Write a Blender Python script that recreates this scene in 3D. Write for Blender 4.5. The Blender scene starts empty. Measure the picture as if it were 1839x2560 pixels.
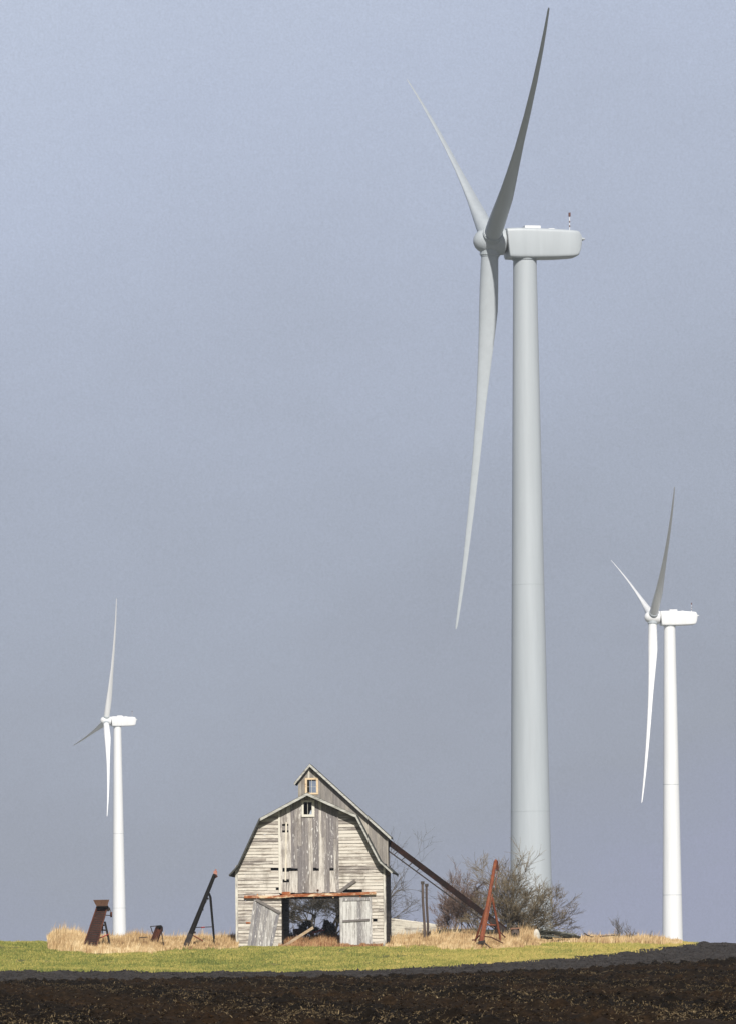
import bpy, math, random
import numpy as np
from mathutils import Vector, Matrix

random.seed(7)
rng = np.random.default_rng(11)
C = bpy.context.scene.collection
SC = bpy.context.scene
R = math.radians

# ------------------------------------------------------------------ survey of the place
K = 6.25e-5                 # tangent per photograph pixel
CX, YH = 919.5, 2385.0      # where the optical axis meets the photograph
ROLL = R(0.57)
CAMZ = 1.7


def off(px, py):
    dx, dy = px - CX, YH - py
    c, s = math.cos(ROLL), math.sin(ROLL)
    return dx * c + dy * s, -dx * s + dy * c


def P(px, py, d):
    X, Z = off(px, py)
    return Vector((X * K * d, d, CAMZ + Z * K * d))


# terrain rows: distance -> [(photo x, height)]
ROWS = [
    (-400, [(900, -0.6)]), (0, [(900, 0.0)]), (60, [(900, 0.25)]), (104, [(0, .52), (900, .56), (1839, .62)]),
    (160, [(0, .66), (900, .70), (1839, .88)]),
    (220, [(0, .74), (900, .77), (1400, .93), (1839, 1.26)]),
    (285, [(0, .50), (900, .52), (1839, .98)]),
    (350, [(0, 1.02), (600, .72), (919, .76), (1200, .90), (1500, 1.05), (1839, 1.35)]),
    (376, [(0, 1.70), (600, 1.35), (919, 1.35), (1200, 1.42), (1500, 1.42), (1839, 1.55)]),
    (400, [(0, 2.50), (300, 2.20), (784, 2.15), (1200, 2.15), (1500, 2.10), (1839, 1.92)]),
    (415, [(0, 2.64), (784, 2.32), (1200, 2.40), (1500, 2.33), (1839, 2.10)]),
    (432, [(0, 2.45), (784, 2.30), (1200, 2.36), (1500, 2.20), (1839, 1.95)]),
    (480, [(0, .6), (919, .8), (1839, .6)]),
    (600, [(900, -3.5)]), (740, [(900, -5.5)]), (1100, [(900, -8)]), (1518, [(900, -10)]), (2250, [(900, -12)]),
    (4000, [(900, -16)]), (9000, [(900, -22)])]
ROW_D = np.array([r[0] for r in ROWS], float)


def row_h(i, x):
    d, pts = ROWS[i]
    dd = max(abs(d), 60)
    xs = [(p[0] - CX) * K * dd for p in pts]
    return np.interp(x, xs, [p[1] for p in pts])


def ground_np(x, y):
    x = np.asarray(x, float); y = np.asarray(y, float)
    x, y = np.broadcast_arrays(x, y)
    H = np.stack([row_h(i, x) for i in range(len(ROWS))])
    j = np.clip(np.searchsorted(ROW_D, y) - 1, 0, len(ROWS) - 2)
    d0, d1 = ROW_D[j], ROW_D[j + 1]
    t = np.clip((y - d0) / (d1 - d0), 0, 1)

    def slope(i):
        a, b = np.clip(i - 1, 0, len(ROWS) - 1), np.clip(i + 1, 0, len(ROWS) - 1)
        ha = np.take_along_axis(H, a[None], 0)[0]; hb = np.take_along_axis(H, b[None], 0)[0]
        return (hb - ha) / (ROW_D[b] - ROW_D[a])
    h0 = np.take_along_axis(H, j[None], 0)[0]; h1 = np.take_along_axis(H, (j + 1)[None], 0)[0]
    m0, m1 = slope(j) * (d1 - d0), slope(j + 1) * (d1 - d0)
    lim = 3 * np.abs(h1 - h0) + .2
    m0 = np.clip(m0, -lim, lim); m1 = np.clip(m1, -lim, lim)
    return ((2 * t**3 - 3 * t**2 + 1) * h0 + (t**3 - 2 * t**2 + t) * m0 + (-2 * t**3 + 3 * t**2) * h1 + (t**3 - t**2) * m1)


def gz(x, y):
    return float(ground_np(np.array([x]), np.array([y]))[0])


def vnoise(x, y, seed=0):
    xi = np.floor(x).astype(np.int64); yi = np.floor(y).astype(np.int64)
    xf = x - xi; yf = y - yi
    u = xf * xf * (3 - 2 * xf); v = yf * yf * (3 - 2 * yf)

    def h(a, b):
        n = (a * 374761393 + b * 668265263 + seed * 1442695041) & 0x7fffffff
        n = ((n ^ (n >> 13)) * 1274126177) & 0x7fffffff
        n = ((n ^ (n >> 16)) * 668265263) & 0x7fffffff
        return ((n ^ (n >> 15)) & 0xffff) / 65535.0
    a = h(xi, yi) * (1 - u) + h(xi + 1, yi) * u
    b = h(xi, yi + 1) * (1 - u) + h(xi + 1, yi + 1) * u
    return a * (1 - v) + b * v


def lawn_edge(x):
    """distance at which the soil gives way to grass"""
    pts = [(-400, 344, 350), (0, 346, 350), (300, 349, 350), (600, 351, 350), (919, 353, 350), (1200, 361, 362),
           (1400, 371, 375), (1500, 378, 380), (1600, 388, 390), (1680, 397, 400), (1730, 405, 405), (1760, 424, 415)]
    xs = [(p[0] - CX) * K * p[2] for p in pts]
    return np.interp(x, xs, [p[1] for p in pts], right=900.)


# ------------------------------------------------------------------ materials
class NT:
    def __init__(self, name):
        self.m = bpy.data.materials.new(name); self.m.use_nodes = True
        self.t = self.m.node_tree; self.b = self.t.nodes['Principled BSDF']
        self.b.inputs['Roughness'].default_value = .9
        self.b.inputs['Specular IOR Level'].default_value = .2

    def n(self, typ, **kw):
        nd = self.t.nodes.new(typ)
        for k, v in kw.items():
            setattr(nd, k, v)
        return nd

    def link(self, a, b):
        self.t.links.new(a, b)

    def coords(self, scale=(1, 1, 1), world=False, rot=(0, 0, 0)):
        if world:
            src = self.n('ShaderNodeNewGeometry').outputs['Position']
        else:
            src = self.n('ShaderNodeTexCoord').outputs['Object']
        mp = self.n('ShaderNodeMapping'); mp.inputs['Scale'].default_value = scale
        mp.inputs['Rotation'].default_value = rot
        self.link(src, mp.inputs['Vector']); return mp.outputs['Vector']

    def noise(self, vec, scale, detail=4, rough=.6, dist=0):
        nd = self.n('ShaderNodeTexNoise'); nd.inputs['Scale'].default_value = scale
        nd.inputs['Detail'].default_value = detail; nd.inputs['Roughness'].default_value = rough
        nd.inputs['Distortion'].default_value = dist
        self.link(vec, nd.inputs['Vector']); return nd.outputs['Fac']

    def ramp(self, fac, stops, interp='LINEAR'):
        nd = self.n('ShaderNodeValToRGB'); nd.color_ramp.interpolation = interp
        el = nd.color_ramp.elements
        while len(el) < len(stops):
            el.new(.5)
        for e, (p, c) in zip(el, stops):
            e.position = p
            e.color = (*c, 1) if len(c) == 3 else c
        self.link(fac, nd.inputs['Fac']); return nd.outputs['Color']

    def gray(self, fac, a, b):
        return self.ramp(fac, [(a, (0, 0, 0)), (b, (1, 1, 1))])

    def mix(self, fac, a, b, mode='MIX'):
        nd = self.n('ShaderNodeMix', data_type='RGBA', blend_type=mode)
        if isinstance(fac, (int, float)): nd.inputs[0].default_value = fac
        else: self.link(fac, nd.inputs[0])
        for i, v in ((6, a), (7, b)):
            if isinstance(v, tuple): nd.inputs[i].default_value = (*v, 1)
            else: self.link(v, nd.inputs[i])
        return nd.outputs[2]

    def attr(self, name='tone'):
        return self.n('ShaderNodeAttribute', attribute_name=name).outputs['Fac']

    def bump(self, h, strength=.5, dist=.02):
        nd = self.n('ShaderNodeBump'); nd.inputs['Strength'].default_value = strength
        nd.inputs['Distance'].default_value = dist
        self.link(h, nd.inputs['Height']); self.link(nd.outputs['Normal'], self.b.inputs['Normal'])

    def done(self, col, rough=None):
        if isinstance(col, tuple): self.b.inputs['Base Color'].default_value = (*col, 1)
        else: self.link(col, self.b.inputs['Base Color'])
        if rough is not None: self.b.inputs['Roughness'].default_value = rough
        return self.m


def wood_mat(name, grey, dark, paint, pa, axis, fleck=.0):
    """bare weathered boards with remains of old paint; axis = grain direction"""
    t = NT(name)
    sc = {'x': (.35, 3, 3), 'z': (3, 3, .35)}[axis]
    v = t.coords(sc)
    tone = t.attr()
    grain = t.noise(v, 4.5, 6, .7)
    c = t.mix(t.gray(grain, .3, .72), dark, grey)
    c = t.mix(tone, t.mix(1, c, (.70, .69, .72), 'MULTIPLY'), t.mix(1, c, (1.26, 1.22, 1.14), 'MULTIPLY'))
    pn = t.noise(t.coords((sc[0] * 1.2, 1.5, sc[2] * 1.2)), 2.2, 7, .75)
    ad = t.n('ShaderNodeMath', operation='ADD'); t.link(pn, ad.inputs[0])
    ml = t.n('ShaderNodeMath', operation='MULTIPLY'); t.link(tone, ml.inputs[0]); ml.inputs[1].default_value = .22
    t.link(ml.outputs[0], ad.inputs[1])
    c = t.mix(t.gray(ad.outputs[0], pa, pa + .14), c, paint)
    if fleck:
        fn = t.noise(t.coords((.5, 2.6, 2.6) if axis == 'x' else (2.6, 2.6, .5)), 5.0, 4, .65)
        c = t.mix(t.gray(fn, fleck, fleck + .05), c, (.78, .76, .72))
    st = t.noise(t.coords((.5, .5, .22)), 1.6, 5, .65)
    c = t.mix(t.gray(st, .30, .46), t.mix(.6, c, (.17, .14, .11)), c)
    t.bump(grain, .5, .012)
    return t.done(c, .88)


M = {}
M['clap'] = wood_mat('weathered clapboard', (.43, .385, .33), (.26, .23, .20), (.62, .578, .505), .50, 'x', .65)
M['vert'] = wood_mat('weathered vertical board', (.41, .38, .36), (.20, .185, .18), (.66, .62, .56), .62, 'z', .615)
M['head'] = wood_mat('headhouse board', (.43, .405, .365), (.24, .225, .20), (.55, .52, .45), .68, 'z', .68)
M['door'] = wood_mat('grey door board', (.40, .39, .385), (.22, .215, .22), (.64, .63, .60), .60, 'z', .60)
M['trim'] = wood_mat('painted trim', (.50, .47, .42), (.34, .32, .28), (.72, .69, .60), .42, 'z')
M['fascia'] = wood_mat('rake board', (.36, .36, .33), (.18, .185, .17), (.54, .535, .49), .52, 'x')
M['rake_dark'] = wood_mat('dark rake board', (.13, .135, .12), (.06, .06, .055), (.30, .30, .27), .66, 'x')
M['side'] = wood_mat('shade-darkened side boards', (.085, .08, .085), (.04, .038, .042), (.16, .15, .14), .75, 'x')  # board colour darkened to put the right wall in shade
M['brace'] = wood_mat('bare grey brace', (.27, .25, .24), (.14, .13, .125), (.42, .39, .36), .82, 'x')
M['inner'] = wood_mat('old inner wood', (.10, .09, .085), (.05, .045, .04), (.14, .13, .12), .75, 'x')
M['cream'] = wood_mat('fresh cream wood', (.66, .56, .43), (.46, .37, .27), (.76, .70, .58), .5, 'z')
M['pale'] = wood_mat('bleached boards', (.56, .52, .45), (.30, .28, .24), (.78, .74, .64), .44, 'x')
M['post'] = wood_mat('old post timber', (.17, .135, .115), (.07, .055, .05), (.24, .20, .18), .80, 'z')
M['plank'] = wood_mat('tan plank', (.55, .42, .28), (.38, .27, .17), (.64, .54, .41), .62, 'x')


def rust_mat(name, a, b, c3, cream=None):
    t = NT(name)
    n1 = t.noise(t.coords((1, 1, 1)), 2.2, 8, .7)
    col = t.ramp(n1, [(.28, a), (.5, b), (.72, c3)])
    n2 = t.noise(t.coords((1, 1, 1)), 18, 4, .7)
    col = t.mix(t.gray(n2, .35, .7), t.mix(1, col, (.6, .58, .55), 'MULTIPLY'), col)
    if cream:
        n3 = t.noise(t.coords((.55, 1, 2)), 1.9, 6, .75)
        col = t.mix(t.gray(n3, cream, cream + .1), col, (.74, .58, .38))
    t.bump(n2, .4, .01)
    return t.done(col, .85)


M['track'] = rust_mat('rusted track', (.28, .080, .033), (.43, .140, .055), (.54, .23, .10), .50)
M['rustframe'] = rust_mat('rust stained frame', (.32, .14, .06), (.52, .34, .19), (.70, .62, .49), .36)
M['red_rust'] = rust_mat('faded red paint and rust', (.17, .052, .030), (.29, .088, .045), (.34, .15, .065))
M['dark_rust'] = rust_mat('dark brown rust', (.060, .024, .016), (.11, .038, .022), (.15, .060, .035))
M['brown_rust'] = rust_mat('tan brown rust', (.22, .12, .08), (.30, .17, .115), (.36, .22, .16))
M['maroon'] = rust_mat('maroon rust', (.032, .015, .011), (.060, .022, .015), (.105, .042, .026))
M['elev'] = rust_mat('dark elevator rust', (.010, .006, .0055), (.019, .009, .007), (.050, .017, .011))
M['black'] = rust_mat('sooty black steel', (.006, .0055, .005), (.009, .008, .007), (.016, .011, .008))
M['iron'] = rust_mat('dull dark iron', (.030, .026, .025), (.045, .036, .033), (.07, .05, .04))
M['red_bar'] = rust_mat('red painted bar', (.32, .035, .035), (.46, .055, .05), (.48, .12, .09))
M['pink'] = rust_mat('bleached pink red cap', (.45, .16, .12), (.58, .30, .24), (.72, .56, .48))


def plain(name, col, rough=.8, var=.25, scale=3.):
    t = NT(name)
    n = t.noise(t.coords(), scale, 5, .65)
    a = tuple(x * (1 - var) for x in col); b = tuple(min(1, x * (1 + var)) for x in col)
    return t.done(t.mix(t.gray(n, .3, .7), a, b), rough)


M['shingle'] = plain('old shingles', (.075, .078, .07), .95, .4, 5)
M['bark'] = plain('grey brown bark', (.125, .108, .085), .95, .35, 2)
M['twig'] = plain('olive grey twigs', (.19, .152, .095), .95, .35, 1.2)
M['tree_twig'] = plain('brown grey tree twigs', (.095, .082, .066), .95, .35, 1.2)
M['red_twig'] = plain('reddish brown twigs', (.20, .140, .110), .95, .35, 1.2)
M['dark_bark'] = plain('dark bark', (.065, .055, .048), .95, .3, 2)
M['mossy'] = plain('mossy dark log', (.040, .038, .028), .95, .5, 4)
M['greylog'] = plain('weathered grey log', (.14, .14, .12), .95, .55, 4)
M['stone'] = plain('pale field stone', (.58, .55, .48), .9, .2, 4)
M['needle'] = plain('dark evergreen', (.020, .026, .020), .9, .5, 2)


def turbine_mat(name, col):
    t = NT(name)
    v = t.coords((1, 1, .06), world=False)
    n = t.noise(v, 1.3, 6, .65)
    c = t.mix(t.gray(n, .3, .75), tuple(x * .88 for x in col), col)
    t.b.inputs['Specular IOR Level'].default_value = .5
    return t.done(c, .42)


M['shade_grey_paint'] = turbine_mat('shade-greyed turbine paint', (.46, .50, .535))  # turbine white toned down to grey, standing in for cloud shade
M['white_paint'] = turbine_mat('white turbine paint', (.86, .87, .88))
M['seam'] = turbine_mat('dark seam sealant', (.10, .105, .11))
M['grey_seam'] = turbine_mat('flange seam paint', (.43, .47, .50))
M['hatch'] = turbine_mat('white hatch cover', (.80, .81, .82))
M['lamp_red'] = plain('dark red lamp housing', (.13, .06, .05))

t = NT('window glass'); t.b.inputs['Transmission Weight'].default_value = .0
tr = t.n('ShaderNodeBsdfTransparent'); tr.inputs['Color'].default_value = (.86, .9, .93, 1)
gl = t.n('ShaderNodeBsdfGlossy'); gl.inputs['Roughness'].default_value = .08
fr = t.n('ShaderNodeFresnel'); fr.inputs['IOR'].default_value = 1.5
mx = t.n('ShaderNodeMixShader'); t.link(fr.outputs[0], mx.inputs[0]); t.link(tr.outputs[0], mx.inputs[1]); t.link(gl.outputs[0], mx.inputs[2])
t.link(mx.outputs[0], t.t.nodes['Material Output'].inputs['Surface'])
M['glass'] = t.m

# soil: dark fresh tilth near, drier and greyer beyond the first rise
t = NT('tilled soil')
v = t.coords((1, 1, 1), world=True)
n1 = t.noise(v, .22, 6, .7); n2 = t.noise(v, 6, 5, .75)
near = t.ramp(n2, [(.30, (.0034, .0027, .002)), (.52, (.0105, .0080, .0058)), (.74, (.026, .019, .0125))])
mp2 = t.n('ShaderNodeMapping'); mp2.vector_type = 'POINT'
mp2.inputs['Rotation'].default_value = (0, 0, -math.atan(1 / 9.8)); t.link(t.n('ShaderNodeNewGeometry').outputs['Position'], mp2.inputs['Vector'])
wv = t.n('ShaderNodeTexWave'); wv.bands_direction = 'X'; wv.inputs['Scale'].default_value = 2 * math.pi / 20 / 5.57; wv.inputs['Distortion'].default_value = 1.6; wv.inputs['Detail'].default_value = 4; wv.inputs['Detail Scale'].default_value = .6
t.link(mp2.outputs[0], wv.inputs['Vector'])
near = t.mix(t.gray(wv.outputs['Fac'], .35, .85), near, t.mix(1, near, (1.9, 1.66, 1.38), 'MULTIPLY'))
warm = t.mix(t.gray(n1, .42, .62), near, t.mix(1, near, (1.25, 1.1, .92), 'MULTIPLY'))
n3 = t.noise(t.coords((1, .35, 1), world=True), 1.6, 6, .75)
dry = t.mix(t.gray(n3, .35, .68), t.ramp(n2, [(.3, (.014, .0125, .012)), (.7, (.040, .035, .033))]), t.ramp(n2, [(.3, (.038, .034, .032)), (.7, (.095, .083, .075))]))
sep = t.n('ShaderNodeSeparateXYZ'); t.link(v, sep.inputs[0])
mr = t.n('ShaderNodeMapRange'); mr.inputs['From Min'].default_value = 236; mr.inputs['From Max'].default_value = 262
t.link(sep.outputs['Y'], mr.inputs['Value'])
m2 = t.n('ShaderNodeMapRange'); m2.inputs['From Min'].default_value = 470; m2.inputs['From Max'].default_value = 520
t.link(sep.outputs['Y'], m2.inputs['Value'])
stub = t.ramp(t.noise(t.coords((1, .25, 1), world=True), .012, 4, .6), [(.35, (.23, .225, .205)), (.5, (.19, .195, .17)), (.65, (.26, .25, .225))])  # hidden far land, its grey set for the light bounced onto the blades
M['soil'] = t.done(t.mix(m2.outputs[0], t.mix(mr.outputs[0], warm, dry), stub), 1.0)
t.b.inputs['Specular IOR Level'].default_value = .05

t = NT('lawn earth')
v = t.coords((1, .3, 1), world=True)
n = t.noise(v, .5, 6, .7)
M['lawn'] = t.done(t.ramp(n, [(.3, (.070, .085, .022)), (.55, (.15, .145, .04)), (.75, (.25, .20, .075))]), 1)


def blade_mat(name, stops, trans=.25, yshift=None):
    t = NT(name)
    tone = t.attr()
    v = t.coords((.35, .12, .2), world=True)
    n = t.noise(v, 1.0, 5, .65)
    f = t.n('ShaderNodeMath', operation='MULTIPLY_ADD'); t.link(n, f.inputs[0]); f.inputs[1].default_value = 1.1
    s = t.n('ShaderNodeMath', operation='MULTIPLY_ADD'); t.link(tone, s.inputs[0]); s.inputs[1].default_value = .65; s.inputs[2].default_value = -.36
    t.link(s.outputs[0], f.inputs[2])
    fac = f.outputs[0]
    if yshift:
        sep = t.n('ShaderNodeSeparateXYZ'); t.link(t.coords((1, 1, 1), world=True), sep.inputs[0])
        mr = t.n('ShaderNodeMapRange'); mr.inputs['From Min'].default_value = yshift[0]; mr.inputs['From Max'].default_value = yshift[1]
        mr.inputs['To Max'].default_value = yshift[2]
        t.link(sep.outputs['X'], mr.inputs['Value'])
        a = t.n('ShaderNodeMath', operation='ADD'); t.link(fac, a.inputs[0]); t.link(mr.outputs[0], a.inputs[1]); fac = a.outputs[0]
    return t.done(t.ramp(fac, stops), .9)


M['green_blade'] = blade_mat('short green grass', [(.08, (.070, .100, .026)), (.36, (.175, .205, .050)), (.62, (.34, .315, .080)), (.95, (.56, .43, .14))], yshift=(-4, 19, .34))
M['dry_blade'] = blade_mat('dry tan grass', [(.05, (.15, .088, .045)), (.34, (.40, .252, .120)), (.60, (.62, .435, .225)), (.95, (.86, .70, .43))])
M['red_blade'] = blade_mat('russet dry grass', [(.1, (.15, .065, .032)), (.45, (.33, .165, .078)), (.7, (.47, .27, .13)), (.95, (.62, .44, .24))])
M['straw'] = blade_mat('corn residue', [(.1, (.050, .034, .018)), (.5, (.125, .088, .045)), (.80, (.21, .155, .082)), (.98, (.38, .29, .165))])
M['clod'] = M['soil']

# ------------------------------------------------------------------ mesh builder


class MB:
    def __init__(self):
        self.v = []; self.f = []; self.tn = []

    def add(self, verts, faces, tone=None):
        b = len(self.v); self.v += [tuple(p) for p in verts]
        t = random.random() if tone is None else tone
        for f in faces:
            self.f.append([b + i for i in f]); self.tn.append(t)
        return self

    def hexa(self, p, tone=None):
        """8 points: 0-3 one end loop, 4-7 the other"""
        return self.add(p, [(0, 3, 2, 1), (4, 5, 6, 7), (0, 1, 5, 4), (1, 2, 6, 5), (2, 3, 7, 6), (3, 0, 4, 7)], tone)

    def box(self, x0, x1, y0, y1, z0, z1, tone=None):
        return self.hexa([(x0, y0, z0), (x1, y0, z0), (x1, y1, z0), (x0, y1, z0), (x0, y0, z1), (x1, y0, z1), (x1, y1, z1), (x0, y1, z1)], tone)

    def beam(self, a, b, w, h, up=(0, 0, 1), w1=None, h1=None, tone=None):
        a, b = Vector(a), Vector(b); d = (b - a).normalized(); up = Vector(up)
        s = d.cross(up)
        if s.length < 1e-3: s = d.cross(Vector((0, 1, 0)))
        s.normalize(); u = s.cross(d).normalized()
        w1 = w if w1 is None else w1; h1 = h if h1 is None else h1
        A = [a - s * w / 2 - u * h / 2, a + s * w / 2 - u * h / 2, a + s * w / 2 + u * h / 2, a - s * w / 2 + u * h / 2]
        B = [b - s * w1 / 2 - u * h1 / 2, b + s * w1 / 2 - u * h1 / 2, b + s * w1 / 2 + u * h1 / 2, b - s * w1 / 2 + u * h1 / 2]
        return self.hexa(A + B, tone)

    def tube(self, pts, radii, n=8, cap=True, tone=None):
        pts = [Vector(p) for p in pts]
        if not isinstance(radii, (list, tuple)): radii = [radii] * len(pts)
        vs = []; prev = None
        for i, p in enumerate(pts):
            d = (pts[min(i + 1, len(pts) - 1)] - pts[max(i - 1, 0)]).normalized()
            s = prev if prev is not None else (d.cross(Vector((0, 0, 1))) if abs(d.z) < .95 else d.cross(Vector((0, 1, 0))))
            s = (s - d * s.dot(d)).normalized(); prev = s
            u = s.cross(d)
            for k in range(n):
                a = 2 * math.pi * k / n
                vs.append(p + (s * math.cos(a) + u * math.sin(a)) * radii[i])
        fs = []
        for i in range(len(pts) - 1):
            for k in range(n):
                k2 = (k + 1) % n
                fs.append((i * n + k, i * n + k2, (i + 1) * n + k2, (i + 1) * n + k))
        if cap:
            fs.append(tuple(range(n))[::-1]); fs.append(tuple((len(pts) - 1) * n + k for k in range(n)))
        return self.add(vs, fs, tone)

    def prism(self, poly, y0, y1, tone=None):
        n = len(poly)
        vs = [(x, y0, z) for x, z in poly] + [(x, y1, z) for x, z in poly]
        fs = [tuple(range(n)), tuple(range(2 * n - 1, n - 1, -1))]
        fs += [(i, i + n, (i + 1) % n + n, (i + 1) % n) for i in range(n)]
        return self.add(vs, fs, tone)

    def disc(self, c, axis, r, w, n=16, tone=None):
        c = Vector(c); a = Vector(axis).normalized()
        return self.tube([c - a * w / 2, c + a * w / 2], r, n, True, tone)

    def shift(self, o):
        self.v = [(x - o[0], y - o[1], z - o[2]) for x, y, z in self.v]; return self

    def build(self, name, mat, parent=None, smooth=False, origin=None):
        if origin is not None: self.shift(origin)
        me = bpy.data.meshes.new(name); me.from_pydata(self.v, [], self.f); me.update()
        a = me.attributes.new('tone', 'FLOAT', 'FACE'); a.data.foreach_set('value', np.array(self.tn, np.float32))
        if smooth:
            me.shade_smooth(); me.set_sharp_from_angle(angle=R(32))
        me.materials.append(mat)
        o = bpy.data.objects.new(name, me); C.objects.link(o)
        if parent is not None: o.parent = parent
        return o


def fast_mesh(name, verts, faces, mat, tone=None):
    """verts (n,3), faces (m,k) constant k"""
    me = bpy.data.meshes.new(name)
    k = faces.shape[1]
    me.vertices.add(len(verts)); me.vertices.foreach_set('co', verts.astype(np.float32).ravel())
    me.loops.add(faces.size); me.loops.foreach_set('vertex_index', faces.astype(np.int32).ravel())
    me.polygons.add(len(faces))
    me.polygons.foreach_set('loop_start', np.arange(0, faces.size, k, dtype=np.int32))
    me.polygons.foreach_set('loop_total', np.full(len(faces), k, np.int32))
    me.update(calc_edges=True)
    if tone is not None:
        a = me.attributes.new('tone', 'FLOAT', 'FACE'); a.data.foreach_set('value', tone.astype(np.float32))
    me.materials.append(mat)
    o = bpy.data.objects.new(name, me); C.objects.link(o)
    return o


def tag(o, label=None, cat=None, group=None, kind=None):
    if label: o['label'] = label
    if cat: o['category'] = cat
    if group: o['group'] = group
    if kind: o['kind'] = kind
    return o


def thing(name, label, cat, loc, group=None, rotz=0):
    o = bpy.data.objects.new(name, None); C.objects.link(o)
    o.empty_display_size = .3
    o.location = loc; o.rotation_euler = (0, 0, rotz)
    return tag(o, label, cat, group)


# ------------------------------------------------------------------ ground
def spaced(lo, hi, step, out_lo, out_hi, g=1.22):
    mid = list(np.arange(lo, hi + 1e-6, step))
    a = []; s = step; x = lo
    while x > out_lo:
        s *= g; x -= s; a.append(x)
    b = []; s = step; x = hi
    while x < out_hi:
        s *= g; x += s; b.append(x)
    return np.array(a[::-1] + mid + b)


gx = spaced(-25, 25, .125, -3000, 3000)
y1 = np.arange(96, 235, .16); y2 = np.arange(235, 345, .5); y3 = np.arange(345, 436, .33)
tail = spaced(0, 1, 1, -600, 2900, 1.16)
gy = np.concatenate([tail[tail < 0] + 96 - .2, y1, y2, y3, 436 + tail[tail > 1]])
GX, GY = np.meshgrid(gx, gy)
GZ = ground_np(GX, GY)


def clods(X, Y):
    near = np.clip((262 - Y) / 30, 0, 1)
    inside = (np.abs(X) < 60) & (Y > 60) & (Y < 440)
    c = (vnoise(X * 1.3, Y * .8, 1) - .5) * .16 + (vnoise(X * 3.1, Y * 2.2, 2) - .5) * .13 + (vnoise(X * 7, Y * 4.0, 3) - .5) * .10
    c = c * .8 + .05 * np.cos((X + Y / 9.8 + (vnoise(X * .3, Y * .05, 4) - .5) * .5) * 2 * np.pi / .8)
    lumps = np.clip(vnoise(X * 2.3, Y * 1.6, 5) - .62, 0, 1) * .45
    far = (vnoise(X * 1.7, Y * .8, 8) - .5) * .09 + np.clip(vnoise(X * 1.1, Y * .45, 9) - .6, 0, 1) * .32
    soil = Y < lawn_edge(X) + .3
    return np.where(inside & soil, (c + lumps) * near + far * (1 - near), 0)


GZ = GZ + clods(GX, GY)
nx, ny = len(gx), len(gy)
idx = np.arange(nx * ny).reshape(ny, nx)
F = np.stack([idx[:-1, :-1].ravel(), idx[:-1, 1:].ravel(), idx[1:, 1:].ravel(), idx[1:, :-1].ravel()], 1)
field = fast_mesh('ground', np.stack([GX.ravel(), GY.ravel(), GZ.ravel()], 1), F, M['soil'])
tag(field, kind='structure')

# lawn sheet over the yard
lx = np.arange(-60, 21.2, .5); lt = np.linspace(0, 1, 90)
LX, LT = np.meshgrid(lx, lt)
e0 = lawn_edge(LX) + (vnoise(LX * 1.4, LX * 0, 21) - .5) * 3
e1 = np.maximum(np.minimum(470, 470), e0 + 1)
LY = e0 + (e1 - e0) * LT
LZ = ground_np(LX, LY) + .03
li = np.arange(LX.size).reshape(LX.shape)
LF = np.stack([li[:-1, :-1].ravel(), li[:-1, 1:].ravel(), li[1:, 1:].ravel(), li[1:, :-1].ravel()], 1)
lawn = fast_mesh('lawn_ground', np.stack([LX.ravel(), LY.ravel(), LZ.ravel()], 1), LF, M['lawn'])
tag(lawn, kind='structure')


# ------------------------------------------------------------------ grass blades
def blades(name, x, y, h, w, mat, lean=.35, label=None, cat=None, tonev=None, wind=.12):
    n = len(x); z = ground_np(x, y)
    ang = rng.uniform(0, 2 * np.pi, n)
    face = rng.normal(0, .6, n)
    ln = rng.normal(0, lean, n) * h; lx_ = np.cos(ang) * ln + wind * h; ly_ = np.sin(ang) * ln
    wx, wy = np.cos(face) * w, np.sin(face) * w
    V = np.empty((n, 5, 3))
    V[:, 0] = np.stack([x - wx / 2, y - wy / 2, z - .03], 1); V[:, 1] = np.stack([x + wx / 2, y + wy / 2, z - .03], 1)
    mz = z + h * .55; mxx = x + lx_ * .3; my = y + ly_ * .3
    V[:, 2] = np.stack([mxx + wx * .42, my + wy * .42, mz], 1); V[:, 3] = np.stack([mxx - wx * .42, my - wy * .42, mz], 1)
    V[:, 4] = np.stack([x + lx_, y + ly_, z + h], 1)
    b = (np.arange(n) * 5)[:, None]
    T = np.concatenate([b + np.array([[0, 1, 2]]), b + np.array([[0, 2, 3]]), b + np.array([[3, 2, 4]])], 1).reshape(-1, 3)
    tn = rng.random(n) if tonev is None else tonev
    o = fast_mesh(name, V.reshape(-1, 3), T, mat, np.repeat(tn, 3))
    tag(o, label, cat, kind='stuff')
    return o


# lawn: short, patchy
n = 330000
x = rng.uniform(-26, 21.0, n); y = rng.uniform(340, 424, n)
e = lawn_edge(x) + (vnoise(x * 1.4, x * 0, 21) - .5) * 3 + rng.normal(0, 1.0, n) - 5.5 * (rng.random(n) < .05) * vnoise(x * .8, y * .3, 33)
bare = vnoise(x * .55, y * .16, 34) + .5 * vnoise(x * 1.9, y * .5, 35)
k = (y > e) & (bare > .27 + .22 * rng.random(n)) & ~((np.abs(x + 3.4) < 4.7) & (y > 400.4) & (y < 410.5))
x, y = x[k], y[k]
hh = (.04 + .15 * vnoise(x * .8, y * .35, 31) ** 2 + .05 * rng.random(len(x)))
blades('lawn_grass', x, y, hh, .028 + .02 * rng.random(len(x)), M['green_blade'], .5,
       'short yellow green grass on the rise round the barn', 'grass')


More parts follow.
